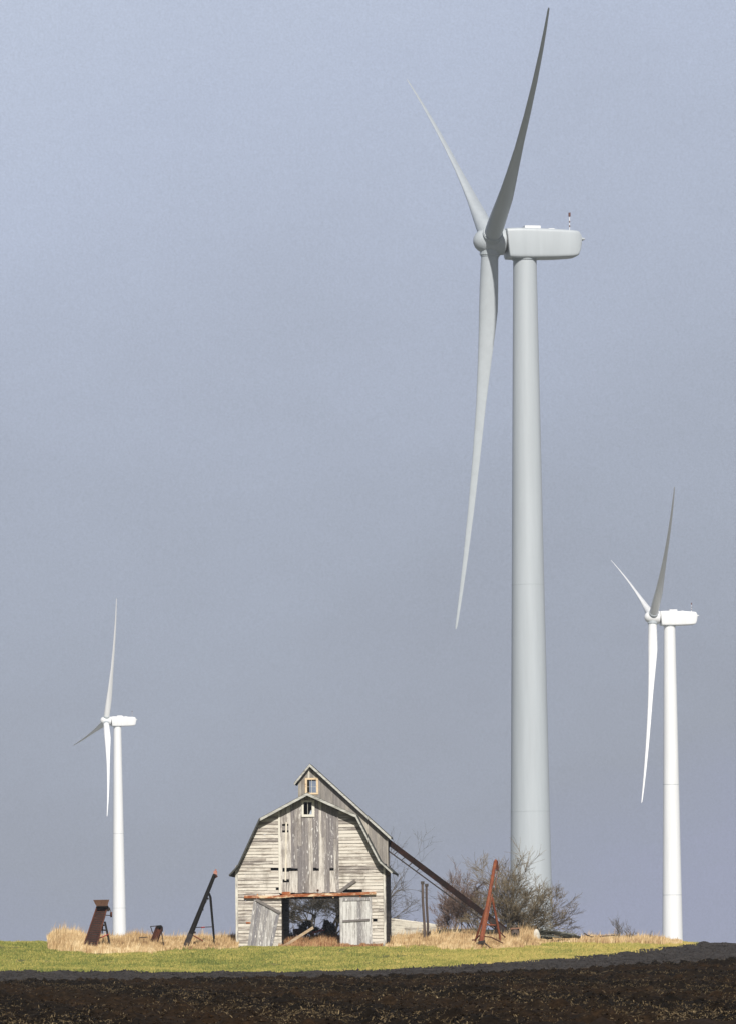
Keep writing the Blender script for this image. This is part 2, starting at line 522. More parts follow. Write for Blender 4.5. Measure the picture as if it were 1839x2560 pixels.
# scattered tufts of longer grass
nt_ = 5200
tx = rng.uniform(-26, 21, nt_); ty = rng.uniform(343, 420, nt_); k = (ty > lawn_edge(tx) - .6) & ~((np.abs(tx + 3.4) < 4.7) & (ty > 400.4) & (ty < 410.5)) & (vnoise(tx * .4, ty * .12, 36) > .38)
tx, ty = tx[k], ty[k]; rad = rng.uniform(.05, .28, len(tx)); hh_ = rng.uniform(.07, .22, len(tx)); tone_ = rng.random(len(tx))
m_ = 16
x = np.repeat(tx, m_) + rng.normal(0, 1, len(tx) * m_) * np.repeat(rad, m_); y = np.repeat(ty, m_) + rng.normal(0, 1, len(tx) * m_) * np.repeat(rad, m_)
blades('grass_tufts', x, y, np.repeat(hh_, m_) * rng.uniform(.5, 1.1, len(x)), .02 + .02 * rng.random(len(x)), M['green_blade'], .45,
       'longer tufts of grass scattered over the short lawn', 'grass', np.clip(np.repeat(tone_, m_) * .9 + rng.normal(0, .15, len(x)), 0, 1))


def px2x(px, d): return (px - CX) * K * d


def patch(n, px0, px1, d0, d1, front, seed):
    px = rng.uniform(px0, px1, n); d = rng.uniform(d0, d1, n)
    x = px2x(px, d)
    fr = np.interp(px, [f[0] for f in front], [f[1] for f in front]) + (vnoise(px / 9., px * 0, seed) - .5) * 3.4 - 3.5 * rng.random(n) ** 6
    k = d > fr
    return x[k], d[k], px[k]


def not_barn(x, y):
    return ~((np.abs(x + 3.4) < 4.85) & (y > 399.7) & (y < 411))


# tall dry grass: west of the barn, east of the barn, thin fringe further east
xs, ys, hs = [], [], []
FL = [(126, 390), (160, 387), (380, 388), (410, 395.5), (470, 396.5), (596, 397)]
FR = [(962, 399), (1080, 397.5), (1110, 394), (1250, 392.5), (1330, 398), (1352, 402)]


def ramp_h(px, d, front, L, lo):
    fr = np.interp(px, [f[0] for f in front], [f[1] for f in front])
    return lo + (1 - lo) * np.clip((d - fr) / L, 0, 1)


x, y, px = patch(70000, 120, 596, 386, 416, FL, 41)
h = np.interp(px, [120, 140, 165, 220, 300, 345, 370, 430, 520, 560, 596], [.5, .95, .85, .62, .58, .78, .62, .62, .60, .66, .58])
xs.append(x); ys.append(y); hs.append(h * ramp_h(px, y, FL, 6.0, .50))
x, y, px = patch(70000, 962, 1352, 388, 418, FR, 42)
h = np.interp(px, [962, 1000, 1060, 1110, 1180, 1230, 1270, 1300, 1335, 1352], [.55, .66, .66, .85, .66, .55, .7, 1.0, .8, .3])
xs.append(x); ys.append(y); hs.append(h * ramp_h(px, y, FR, 3.5, .42))
x, y, px = patch(17000, 1345, 1704, 402, 420, [(1345, 405), (1500, 405.5), (1620, 404), (1704, 406)], 43)
h = np.interp(px, [1345, 1420, 1520, 1600, 1650, 1704], [.42, .34, .48, .56, .46, .22])
xs.append(x); ys.append(y); hs.append(h)
x = np.concatenate(xs); y = np.concatenate(ys); h = np.concatenate(hs)
k = not_barn(x, y) & (vnoise(x * 1.1, y * .8, 55) > .16 + .2 * rng.random(len(x))); x, y, h = x[k], y[k], h[k]
cl = vnoise(x * 1.6, y * .9, 51)
cl2 = vnoise(x * 3.7, y * 2.2, 53); cl3 = vnoise(x * .55, y * .5, 56)
h = h * (.62 + .62 * cl3) * (.34 + .55 * cl + .30 * cl2 + .25 * rng.random(len(x)) ** 2) * np.where(rng.random(len(x)) < .05, 1.2 + .5 * rng.random(len(x)), 1)
tn = np.clip(.0 + .55 * vnoise(x * 2.2, y * 1.2, 52) + .5 * vnoise(x * 7, y * 1.0, 54) + rng.normal(0, .22, len(x)), 0, 1)
blades('dry_grass', x, y, h, .024 + .026 * rng.random(len(x)), M['dry_blade'], .20,
       'tall dry tan grass standing round the barn and old machines', 'grass', tn)
# russet weeds in and before the barn doorway and along the right door
x1 = rng.uniform(-5.2, -1.5, 5200); yy1 = rng.uniform(400.6, 413, 5200); h1 = .32 + .65 * vnoise(x1 * 2, yy1 * .6, 61) * np.interp(x1, [-5.2, -4, -3, -1.5], [.5, .8, 1.1, 1.0])
x2 = rng.uniform(-1.7, .9, 1100); yy2 = rng.uniform(399.0, 399.7, 1100); h2 = .10 + .28 * vnoise(x2 * 3, yy2, 62)
x3 = rng.uniform(-5.6, -1.5, 1300); yy3 = rng.uniform(399.2, 400.6, 1300); h3 = .12 + .34 * vnoise(x3 * 3, yy3, 63)
x = np.concatenate([x1, x2, x3]); y = np.concatenate([yy1, yy2, yy3]); h = np.concatenate([h1, h2, h3])
h = h * (.6 + .5 * rng.random(len(x)))
blades('russet_weeds', x, y, h, .025 + .018 * rng.random(len(x)), M['red_blade'], .28,
       'reddish brown dead weeds in the barn doorway and along its right door', 'weeds')

# corn residue on the tilled field, in bands left by the tillage passes
def soil_z(x, y): return ground_np(x, y) + clods(x, y)


n = 900000
y = 98 + (244 - 98) * rng.random(n); x = rng.uniform(-1, 1, n) * (y * .0625 + 1.2)
q = x + y / 9.8 + (vnoise(x * .5, y * .06, 71) - .5) * 1.8
band = .5 + .5 * np.cos(q * 2 * np.pi / 5.6 + .8)
dens = .015 + 1.5 * band ** 2.5 * vnoise(x * .9, y * .15, 72) ** 1.3 + .30 * vnoise(x * .4, y * .05, 73) ** 3
k = rng.random(n) < dens * .80
x, y = x[k], y[k]; n = len(x); z = soil_z(x, y) + .012
L = .012 + .070 * rng.random(n) ** 3.2; W = .003 + .007 * rng.random(n) ** 2
az = rng.uniform(0, 2 * np.pi, n); ele = np.abs(rng.normal(0, .45, n)); ele = np.where(rng.random(n) < .06, rng.uniform(.6, 1.4, n), ele)
D = np.stack([np.cos(az) * np.cos(ele), np.sin(az) * np.cos(ele), np.sin(ele)], 1) * L[:, None]
U = np.stack([rng.normal(0, .4, n), rng.normal(0, .4, n), np.ones(n)], 1)
Sd = np.cross(D, U); Sd /= np.linalg.norm(Sd, axis=1)[:, None] + 1e-9; Sd *= W[:, None]
Pp = np.stack([x, y, z], 1); bow = np.stack([np.zeros(n), np.zeros(n), L * .15 * rng.random(n)], 1)
V = np.stack([Pp - Sd, Pp + Sd, Pp + D * .5 + Sd + bow, Pp + D * .5 - Sd + bow, Pp + D + Sd * .5, Pp + D - Sd * .5], 1)
b = (np.arange(n) * 6)[:, None]
Q = np.concatenate([b + np.array([[0, 1, 2, 3]]), b + np.array([[3, 2, 4, 5]])], 1).reshape(-1, 4)
res = fast_mesh('corn_residue', V.reshape(-1, 3), Q, M['straw'], np.repeat(rng.random(n), 2))
tag(res, 'bits of pale corn residue strewn in bands over the dark tilled soil', 'crop residue', kind='stuff')

# clods of soil
nA, nB = 75000, 42000
y = np.concatenate([98 + 140 * rng.random(nA), 255 + 160 * rng.random(nB)]); x = rng.uniform(-1, 1, nA + nB) * (y * .0625 + 1.2)
r = np.concatenate([.010 + .040 * rng.random(nA) ** 3, .02 + .08 * rng.random(nB) ** 3])
k = y < lawn_edge(x) + rng.normal(.2, .5, len(x)); x, y, r = x[k], y[k], r[k]; n = len(x); z = soil_z(x, y)
octa = np.array([(1, 0, 0), (0, 1, 0), (-1, 0, 0), (0, -1, 0), (0, 0, 1), (0, 0, -.6)], float)
V = octa[None] * (r[:, None, None] * rng.uniform(.6, 1.3, (n, 6, 1)))
an = rng.uniform(0, 6.28, n); ca, sa = np.cos(an)[:, None], np.sin(an)[:, None]
V = np.stack([V[:, :, 0] * ca - V[:, :, 1] * sa, V[:, :, 0] * sa + V[:, :, 1] * ca, V[:, :, 2] * .8], 2) + np.stack([x, y, z + r * .25], 1)[:, None]
T = np.array([(0, 1, 4), (1, 2, 4), (2, 3, 4), (3, 0, 4), (1, 0, 5), (2, 1, 5), (3, 2, 5), (0, 3, 5)])
T = ((np.arange(n) * 6)[:, None, None] + T[None]).reshape(-1, 3)
cl_ = fast_mesh('soil_clods', V.reshape(-1, 3), T, M['soil'])
tag(cl_, 'crumbled clods of dark soil lying over the tilled field', 'soil clods', kind='stuff')

# ------------------------------------------------------------------ barn
BU = .025
BARN_A = R(-2.1)
bx_, bz_ = off(784, 2367); BX = bx_ * K * 400 - .15
BZ = gz(BX, 400)
barn = thing('barn', 'weathered white timber barn with gambrel roof and open doorway', 'barn', (BX, 400, BZ), rotz=BARN_A)
DEPTH = 10.0


def cu(cx): return (cx - 790) * .006753


def cw(cy): return (1800 - cy) * .006753


ROOF = [(cu(38), cw(1122)), (cu(118), cw(1038)), (cu(325), cw(602)), (cu(770), cw(368)), (cu(1222), cw(578)), (cu(1440), cw(1008)), (cu(1553), cw(1112))]
RX = [p[0] for p in ROOF]; RZ = [p[1] for p in ROOF]


def roof_h(u): return float(np.interp(u, RX, RZ))


def wall_l(w):
    return max(-4.63, float(np.interp(w, [RZ[0], RZ[1], RZ[2], RZ[3]], RX[:4])) + .06)


def wall_r(w):
    return min(4.62, float(np.interp(w, RZ[:2:-1], RX[:2:-1])) - .06)


def clap_rows(mb, lf, rf, w0, w1, step=.205, y=-.0, gaps=(), seg=(1.4, 3.0), drop=.0):
    w = w0
    while w < w1:
        wt = min(w + step, w1 + .02)
        L0, L1, R0, R1 = lf(w), lf(wt), rf(w), rf(wt)
        if R0 - L0 > .15:
            cuts = [0.]
            while cuts[-1] < 1:
                cuts.append(cuts[-1] + random.uniform(*seg) / max(R0 - L0, .2))
            cuts[-1] = 1.
            if len(cuts) > 2 and cuts[-1] - cuts[-2] < .12: cuts.pop(-2)
            for a, b in zip(cuts[:-1], cuts[1:]):
                tone = random.random()
                if random.random() < drop: b = b - random.uniform(.1, .35) * (b - a)
                o = random.uniform(0, .014); s0 = random.uniform(-.022, .022); s1 = random.uniform(-.022, .022)
                g = .004 / max(R0 - L0, .2)
                ul0, ur0 = L0 + (R0 - L0) * (a + g), L0 + (R0 - L0) * (b - g)
                ul1, ur1 = L1 + (R1 - L1) * (a + g), L1 + (R1 - L1) * (b - g)
                skip = False
                for (ga, gb, gw0, gw1) in gaps:
                    if w + step / 2 > gw0 and w + step / 2 < gw1 and ul0 < gb and ur0 > ga:
                        if ga > ul0 + .1: ur0 = ur1 = ga
                        elif gb < ur0 - .1: ul0 = ul1 = gb
                        else: skip = True
                if skip: continue
                yb, yt = y - .068 - o, y - .012
                mb.hexa([(ul0, yb, w + s0), (ur0, yb, w + s1), (ur0, yb + .03, w + s1), (ul0, yb + .03, w + s0),
                         (ul1, yt - .022, wt + .0 + s0), (ur1, yt - .022, wt + .0 + s1), (ur1, yt, wt + .0 + s1), (ul1, yt, wt + .0 + s0)], tone)
        w += step


OPEN_L, OPEN_R, OPEN_T = -1.82, 1.79, 3.12
fw = MB()
gapl = [(cu(425), cu(505), cw(1095), cw(1062)), (cu(470), cu(520), cw(1258), cw(1236)), (cu(330), cu(500), cw(668), cw(650))]
gapr = [(cu(1090), cu(1160), cw(1290), cw(1268)), (cu(1360), cu(1390), cw(1560), cw(1535))]
clap_rows(fw, wall_l, lambda w: OPEN_L if w < 3.3 else -1.97, .10, 8.75, gaps=gapl)
front = fw.build('front_wall', M['clap'], barn)
fw = MB(); clap_rows(fw, lambda w: OPEN_R if w < 3.3 else 1.74, wall_r, .12, 8.75, gaps=gapr)
front2 = fw.build('front_wall', M['clap'], barn)
# sub-parts of the front wall
cb = MB()
cb.box(-4.69, -4.53, -.135, -.10, .02, 4.9); cb.build('corner_board', M['trim'], front)
cb = MB(); cb.box(4.53, 4.68, -.135, -.10, .05, 4.95); cb.build('corner_board', M['trim'], front2)
# vertical boarding over the doorway up to the peak
vb = MB()
u = -1.88; tier = []
while u < 1.70:
    wd = min(random.choice([.15, .18, .2, .23, .26]), 1.72 - u)
    if wd < .05: break
    um = u + wd / 2
    top = min(roof_h(u), roof_h(u + wd)) - .10 + random.uniform(-.03, .02)
    yb = -.035 - random.uniform(0, .022)
    ga = any(a < um < b for a, b in ((cu(545), cu(662)), (cu(806), cu(868)), (cu(984), cu(1018))))
    col_l = cu(528) < um < cu(592)
    botm = 3.44 - random.uniform(0, .06)
    win = cu(733) < u + wd and u < cu(812)
    if col_l:
        vb.box(u + .004, u + wd - .004, yb, yb + .022, cw(655), top, .7)
        vb.box(u + .004, u + wd - .004, yb, yb + .022, cw(715), cw(674), .2)
        vb.box(u + .004, u + wd - .004, yb, yb + .022, cw(1062), cw(734), 1.0)
        vb.box(u + .004, u + wd - .004, yb + .01, yb + .032, cw(1168), cw(1098), .8)
        vb.box(u + .004, u + wd - .004, yb + .01, yb + .032, botm, cw(1196), .6)
    elif ga:
        vb.box(u + .004, u + wd - .004, yb, yb + .022, cw(1066) + random.uniform(-.04, .04), top)
        vb.box(u + .004, u + wd - .004, yb + .012, yb + .03, botm, cw(1092), random.uniform(.8, 1))
    elif win:
        vb.box(u + .004, u + wd - .004, yb, yb + .022, botm, 8.30)
        if top > 9.12: vb.box(u + .004, u + wd - .004, yb, yb + .022, 9.08, top)
        for (a, b) in ((u, cu(735)), (cu(810), u + wd)):
            if b - a > .02: vb.box(a + .004, b - .002, yb, yb + .022, 8.30, 9.08)
    else:
        if random.random() < .45:
            s = random.uniform(6.2, 8.0)
            vb.box(u + .004, u + wd - .004, yb, yb + .022, botm, s - .012)
            vb.box(u + .004, u + wd - .004, yb - .006, yb + .016, s, max(top, s + .1))
        else:
            vb.box(u + .004, u + wd - .004, yb, yb + .022, botm, top)
    u += wd
vb.build('gable_boarding', M['vert'], barn)
tb = MB(); tb.box(-1.97, -1.86, -.10, -.06, 3.42, 8.55, .9); tb.build('trim_board', M['trim'], barn)
tb = MB(); tb.box(1.70, 1.79, -.10, -.06, 3.45, 8.45, .35); tb.build('trim_board', M['vert'], barn)
# loose strips and boards hanging on the gable
lb = MB(); lb.beam((cu(573), -.11, cw(640)), (cu(560), -.12, cw(1180)), .10, .03, up=(0, 1, 0), tone=1); lb.build('loose_batten', M['cream'], barn)
lb = MB(); lb.beam((cu(1040), -.16, cw(1300)), (cu(1204), -.13, cw(1185)), .20, .04, up=(0, 1, 0), tone=.4)
tag(lb.build('loose_board', M['brace'], barn), 'grey board hanging slantwise over the right door')
lb = MB(); lb.box(cu(525), cu(605), -.10, -.07, cw(1308), cw(1283)); lb.build('loose_board', M['track'], barn)
lb = MB(); lb.box(cu(855), cu(862), -.09, -.07, cw(1290), cw(1262)); lb.box(cu(848), cu(868), -.088, -.068, cw(1274), cw(1268)); lb.build('strap_iron', M['dark_rust'], barn)
# gable window
wm = MB()
fx0, fx1, fz0, fz1 = cu(716), cu(835), cw(592), cw(440); ox0, ox1, oz0, oz1 = cu(735), cu(810), cw(570), cw(456)
wm.box(fx0, ox0, -.10, -.055, fz0, fz1, 1); wm.box(ox1, fx1, -.10, -.055, fz0, fz1, 1)
wm.box(ox0, ox1, -.10, -.055, oz1, fz1, 1); wm.box(ox0, ox1, -.115, -.055, fz0, oz0, 1)
wn = wm.build('gable_window', M['trim'], barn)
mm = MB(); mm.box((ox0 + ox1) / 2 - .010, (ox0 + ox1) / 2 + .008, -.075, -.05, oz0, oz1, .9); mm.build('mullion', M['trim'], wn)
mm = MB(); mm.add([(cu(786), -.05, oz0), (ox1, -.05, oz0), (ox1 - .02, -.05, oz0 + .30), (cu(797), -.05, oz0 + .22)], [(0, 1, 2, 3)], .5)
mm.add([(cu(786), -.046, oz0), (ox1, -.046, oz0), (ox1 - .02, -.046, oz0 + .30), (cu(797), -.046, oz0 + .22)], [(3, 2, 1, 0)], .5)
mm.build('broken_pane', plain('dusty glass', (.35, .40, .48), .15), wn)

# roof
rf = MB()
Y0, Y1 = -.60, DEPTH + .34


def nrm(a, b, th):
    dx, dz = b[0] - a[0], b[1] - a[1]; l = math.hypot(dx, dz); return (dz / l * th, -dx / l * th)


TH = .10
low = [(x + (.05 if x < -.2 else -.05 if x > .2 else 0), z - TH - (.03 if abs(x) < 1 else 0)) for x, z in ROOF]
for i in range(6):
    a, b, c, d = ROOF[i], ROOF[i + 1], low[i + 1], low[i]
    rf.prism([a, d, c, b], Y0, Y1)
roof = rf.build('roof', M['shingle'], barn)
rl, rdk = MB(), MB()
for i in range(6):
    ra = rdk if i in (0, 1) else rl
    a, b = ROOF[i], ROOF[i + 1]
    n_ = nrm(a, b, 1.)
    if n_[1] > 0: n_ = (-n_[0], -n_[1])
    w_ = .15 if i in (2, 3) else .10 if i > 3 else .07
    a1 = (a[0] + n_[0] * .025, a[1] + n_[1] * .025); b1 = (b[0] + n_[0] * .025, b[1] + n_[1] * .025)
    ra.prism([a1, (a1[0] + n_[0] * w_, a1[1] + n_[1] * w_), (b1[0] + n_[0] * w_, b1[1] + n_[1] * w_), b1], Y0 - .03 - .002 * (i % 2), Y0 - .004, .55 if i in (2, 3, 4, 5) else .1)
rl.build('rake_trim', M['fascia'], roof); tag(rdk.build('rake_trim', M['rake_dark'], roof), 'darkened lower left rake board')
ra = MB()
for i in range(6):
    a, b = ROOF[i], ROOF[i + 1]
    ra.prism([a, (a[0], a[1] - .2), (b[0], b[1] - .2), b], Y1 + .004, Y1 + .03)
ra.build('rake_trim', M['fascia'], roof)
# side walls
for s in (-1, 1):
    sw = MB()
    w = .05
    while w < 5.0:
        c = 0
        while c < DEPTH:
            e = min(DEPTH, c + random.uniform(2, 4))
            xo = s * (4.635 + random.uniform(0, .012))
            sw.hexa([(xo + s * .03, c + .004, w), (xo + s * .03, e, w), (xo + s * .008, e, w), (xo + s * .008, c + .004, w),
                     (xo + s * .015, c + .004, w + .22), (xo + s * .015, e, w + .22), (xo - s * .008, e, w + .22), (xo - s * .008, c + .004, w + .22)])
            c = e
        w += .205
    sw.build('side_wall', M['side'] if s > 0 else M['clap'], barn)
# rear wall
rw = MB()
u = -4.6
while u < 4.6:
    wd = .22
    top = min(roof_h(u), roof_h(u + wd)) - .12
    b0 = OPEN_T if (u + wd > -1.85 and u < 1.78) else .05
    rw.box(u, u + wd - .003, DEPTH - .03, DEPTH - .005, b0, top); u += wd
rw.build('rear_wall', M['vert'], barn)
# alley walls, loft floor and posts inside
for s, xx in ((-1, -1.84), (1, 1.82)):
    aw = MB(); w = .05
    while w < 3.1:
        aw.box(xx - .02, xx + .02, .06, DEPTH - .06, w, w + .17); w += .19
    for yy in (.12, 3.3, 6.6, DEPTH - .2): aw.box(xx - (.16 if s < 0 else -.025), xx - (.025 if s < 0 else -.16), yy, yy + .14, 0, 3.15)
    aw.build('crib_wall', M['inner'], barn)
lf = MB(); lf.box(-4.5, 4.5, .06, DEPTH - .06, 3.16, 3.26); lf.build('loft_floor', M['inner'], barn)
bk = MB(); bk.box(-1.90, -1.80, -.11, -.03, 2.60, 2.72, 1); bk.build('door_bracket', M['cream'], barn)
for xx in (-4.55, -2.2, 2.0, 4.5):
    fd = MB(); fd.box(xx - .18, xx + .18, -.02, .3, -.3, .12); fd.build('foundation_pier', M['stone'], barn)
# track rail
tr_ = MB()
pts = [(cu(178), cw(1326)), (cu(480), cw(1330)), (cu(640), cw(1318)), (cu(1090), cw(1312)), (cu(1396), cw(1303))]
for i, (a, b) in enumerate(zip(pts[:-1], pts[1:])):
    tr_.beam((a[0], -.19, a[1]), (b[0] - .004, -.19, b[1]), .10, .165 if i in (0, 3) else .185, up=(0, 0, 1))
for xx in (300, 560, 820, 1000, 1250): tr_.box(cu(xx) - .04, cu(xx) + .04, -.14, -.052, cw(1345), cw(1300))
tag(tr_.build('door_track', M['track'], barn), 'long rusty orange door track')
# sagging left door
ld = MB()
T = [(cu(266), cw(1352)), (cu(310), cw(1358)), (cu(505), cw(1488))]; B = [(cu(200), cw(1800)), (cu(430), cw(1816))]
TL, TR = T[0], T[2]


def top_at(f):
    l1 = (T[1][0] - T[0][0]) / (T[2][0] - T[0][0])
    if f < l1: g = f / l1; return (T[0][0] + (T[1][0] - T[0][0]) * g, T[0][1] + (T[1][1] - T[0][1]) * g)
    g = (f - l1) / (1 - l1); return (T[1][0] + (T[2][0] - T[1][0]) * g, T[1][1] + (T[2][1] - T[1][1]) * g)


fs = [0]
while fs[-1] < .92: fs.append(fs[-1] + random.uniform(.09, .15))
fs[-1] = 1.
for a, b in zip(fs[:-1], fs[1:]):
    p, q_ = top_at(a + .004), top_at(b - .004)
    r_ = (B[0][0] + (B[1][0] - B[0][0]) * (a + .004), B[0][1] + (B[1][1] - B[0][1]) * a + random.uniform(-.05, .05))
    s_ = (B[0][0] + (B[1][0] - B[0][0]) * (b - .004), B[0][1] + (B[1][1] - B[0][1]) * b + random.uniform(-.05, .05))
    yo = random.uniform(-.01, .012)
    ld.hexa([(r_[0], -.21 + yo, r_[1]), (s_[0], -.21 + yo, s_[1]), (s_[0], -.17 + yo, s_[1]), (r_[0], -.17 + yo, r_[1]),
             (p[0], -.14 + yo, p[1]), (q_[0], -.14 + yo, q_[1]), (q_[0], -.10 + yo, q_[1]), (p[0], -.10 + yo, p[1])])
dl = tag(ld.build('barn_door', M['door'], barn), 'sagging slanted left door with a cut top corner')
bm_ = MB(); bm_.beam((cu(285), -.185, cw(1352)), (cu(506), -.185, cw(1478)), .17, .05, up=(0, 1, 0), tone=.5); bm_.build('brace', M['brace'], dl)
# right door
rd = MB(); u = cu(1062)
while u < cu(1346):
    wd = min(random.uniform(.17, .27), cu(1348) - u)
    if wd < .03: break
    yo = random.uniform(-.008, .008)
    rd.box(u + .004, u + wd - .003, -.15 + yo, -.115 + yo, cw(1780) + random.uniform(-.03, .05), cw(1342)); u += wd
dr = tag(rd.build('barn_door', M['door'], barn), 'upright right door with a dark middle rail')
st = MB(); st.box(cu(1060), cu(1082), -.195, -.16, cw(1775), cw(1342), .8); st.build('stile', M['door'], dr)
st = MB(); st.box(cu(1332), cu(1354), -.195, -.16, cw(1775), cw(1342), .6); st.build('stile', M['door'], dr)
st = MB(); st.beam((cu(1084), -.178, cw(1360)), (cu(1331), -.178, cw(1356)), .035, .2, tone=.3); st.build('rail', M['door'], dr)
st = MB(); st.beam((cu(1084), -.182, cw(1562)), (cu(1331), -.182, cw(1550)), .045, .13, tone=.35); st.build('rail', M['brace'], dr)
# rusted strap on left wall
sm = MB(); sm.box(cu(190), cu(235), -.095, -.075, cw(1573), cw(1560)); sm.build('strap_iron', M['track'], barn)

# headhouse (elevator house) straddling the ridge
HY0, HY1 = 3.0, 6.2
HP = (cu(775), cw(86)); HL = (cu(628), cw(262)); HR = (cu(1522), cw(778))


def hh_h(u): return float(np.interp(u, [HL[0], HP[0], HR[0]], [HL[1], HP[1], HR[1]]))


HU0, HU1 = cu(664), cu(1490)
wf0, wf1, wz0, wz1 = cu(748), cu(832), cw(358), cw(236)


def face_boards(mb, y):
    u = HU0
    while u < HU1 - .02:
        wd = min(random.choice([.17, .2, .24, .28]), HU1 - u)
        a, b = u + .004, u + wd - .003
        ta, tb_ = hh_h(a) - .13, hh_h(b) - .13
        bo = min(roof_h(u), roof_h(u + wd)) - .5
        bo = min(bo, 4.7) if u > 4.2 else bo
        segs = [(bo, None)]
        yo = random.uniform(-.012, .008)
        tone = random.random()

        def pc(a, b, z0, z1a, z1b):
            mb.hexa([(a, y + yo, z0), (b, y + yo, z0), (b, y + yo + .022, z0), (a, y + yo + .022, z0), (a, y + yo, z1a), (b, y + yo, z1b), (b, y + yo + .022, z1b), (a, y + yo + .022, z1a)], tone)
        if b > wf0 and a < wf1:
            pc(a, b, bo, wz0, wz0); pc(a, b, wz1, ta, tb_)
            if wf0 - a > .01: pc(a, wf0, wz0, wz1, wz1)
            if b - wf1 > .01: pc(wf1, b, wz0, wz1, wz1)
        else:
            pc(a, b, bo, ta, tb_)
        u += wd


hm = MB(); face_boards(hm, HY0); face_boards(hm, HY1)
for (xx, zt, zb) in ((HU0, hh_h(HU0) - .12, 8.3), (HU1 - .024, hh_h(HU1) - .12, 4.6)):
    yy = HY0 + .03
    while yy < HY1 - .02:
        e = min(yy + .22, HY1 - .01); hm.box(xx, xx + .024, yy, e - .004, zb, zt); yy = e
head = hm.build('headhouse', M['head'], barn)
hr = MB()
for a, b in ((HL, HP), (HP, HR)):
    n_ = nrm(a, b, .10)
    if n_[1] > 0: n_ = (-n_[0], -n_[1])
    hr.prism([a, (a[0], a[1] - .12), (b[0], b[1] - .12), b], HY0 - .3, HY1 + .3)
hr.build('headhouse_roof', M['shingle'], head)
ht = MB()
for j, (a, b) in enumerate(((HL, HP), (HP, HR))):
    ht.prism([(a[0], a[1] - .025), (a[0], a[1] - .20), (b[0], b[1] - .20), (b[0], b[1] - .025)], HY0 - .33 - .002 * j, HY0 - .304, .6)
ht.build('rake_trim', M['fascia'], head)
cbx = MB(); cbx.box(cu(757), cu(768), HY0 - .045, HY0 - .016, wz1 + .1, hh_h(cu(757)) - .16, 1); cbx.build('batten', M['trim'], head)
cbx = MB(); cbx.box(HU1 - .09, HU1 + .012, HY0 - .045, HY0 - .016, 4.7, hh_h(HU1) - .16, .5); cbx.build('corner_board', M['head'], head)
hf = MB()
gx0, gx1, gz0, gz1 = cu(728), cu(852), cw(374), cw(220)
for y_ in (HY0 - .055,):
    hf.box(gx0, wf0, y_, y_ + .04, gz0, gz1); hf.box(wf1, gx1, y_, y_ + .04, gz0, gz1)
    hf.box(wf0, wf1, y_, y_ + .04, wz1, gz1); hf.box(wf0, wf1, y_ - .01, y_ + .04, gz0, wz0)
tag(hf.build('window_frame', M['rustframe'], head), 'rust stained cream window frame')
hg = MB(); cxm = (wf0 + wf1) / 2; czm = (wz0 + wz1) / 2 - .03
hg.box(cxm - .011, cxm + .011, HY0 - .03, HY0 + .0, wz0, wz1, 1); hg.box(wf0, cxm - .016, HY0 - .028, HY0 - .002, czm - .008, czm + .008, .4); hg.box(cxm + .016, wf1, HY0 - .028, HY0 - .002, czm - .008, czm + .008, .4)
hg.build('window_bars', M['trim'], head)
hg = MB(); hg.box(wf0, wf1, HY0 + .003, HY0 + .008, wz0, wz1); hg.build('window_pane', M['glass'], head)

# leaning plank in the doorway
a = P(706, 2368, 399.4); b = P(783, 2319, 400.8); a.z = gz(a.x, a.y) + .03
pb = MB(); pb.beam(a, b, .05, .16, up=(0, 0, 1), tone=.6)
pl = pb.build('plank', M['plank'], None, origin=a); pl.location = a
tag(pl, 'tan plank leaning across the barn doorway', 'plank')


# ------------------------------------------------------------------ old farm machines
def base_of(px, d):
    x = px2x(px, d) + math.sin(ROLL) * 20 * K * d
    return Vector((x, d, gz(x, d)))


def leg_to_ground(mb, top, px, py, d, r, n=6, sink=.1):
    b = P(px, py, d); b.z = min(b.z, gz(b.x, b.y) - sink)
    mb.tube([top, b], r, n)


# rust brown hopper elevator, far left
o0 = base_of(222, 392)
he = thing('hopper_elevator', 'rust brown grain elevator with flared hopper on top, far left', 'farm elevator', o0)
d0, d1 = 391.4, 394.4
bl, br, tl, tr2 = P(203, 2366, d0), P(237, 2366, d0), P(243, 2266, d1), P(269, 2266, d1)
for p in (bl, br): p.z = gz(p.x, p.y) - .15
nb = Vector((0, .16, .05))
m = MB(); m.hexa([bl, br, br + nb, bl + nb, tl, tr2, tr2 + nb, tl + nb]); m.build('trough_bed', M['maroon'], he, origin=o0)
m = MB()
fwd = Vector((0, -.09, -.03))
for q in np.linspace(.08, .97, 20):
    p_, q_ = bl.lerp(tl, q) + fwd * .3, br.lerp(tr2, q) + fwd * .3
    m.beam(p_.lerp(q_, .06), p_.lerp(q_, .94), .05, .05)
m.build('conveyor_slats', M['iron'], he, origin=o0)
m = MB(); m.beam(bl + fwd * .5, tl + fwd * .5, .07, .24, up=(0, 1, 0)); m.build('side_rail', M['dark_rust'], he, origin=o0)
m = MB(); m.beam(br + fwd * .5, tr2 + fwd * .5, .07, .24, up=(0, 1, 0)); m.build('side_rail', M['dark_rust'], he, origin=o0)
m = MB()
dh = 394.2
lo = [P(242, 2266, dh - .25), P(269, 2266, dh - .25), P(269, 2266, dh + .3), P(242, 2266, dh + .3)]
hi = [P(233.5, 2250, dh - .5), P(274, 2249, dh - .5), P(274, 2249, dh + .6), P(233.5, 2250, dh + .6)]
li2 = [p + Vector((0, 0, .03)) for p in [l.lerp((lo[0] + lo[2]) / 2, .08) for l in lo]]
hi2 = [h_.lerp((hi[0] + hi[2]) / 2, .05) for h_ in hi]
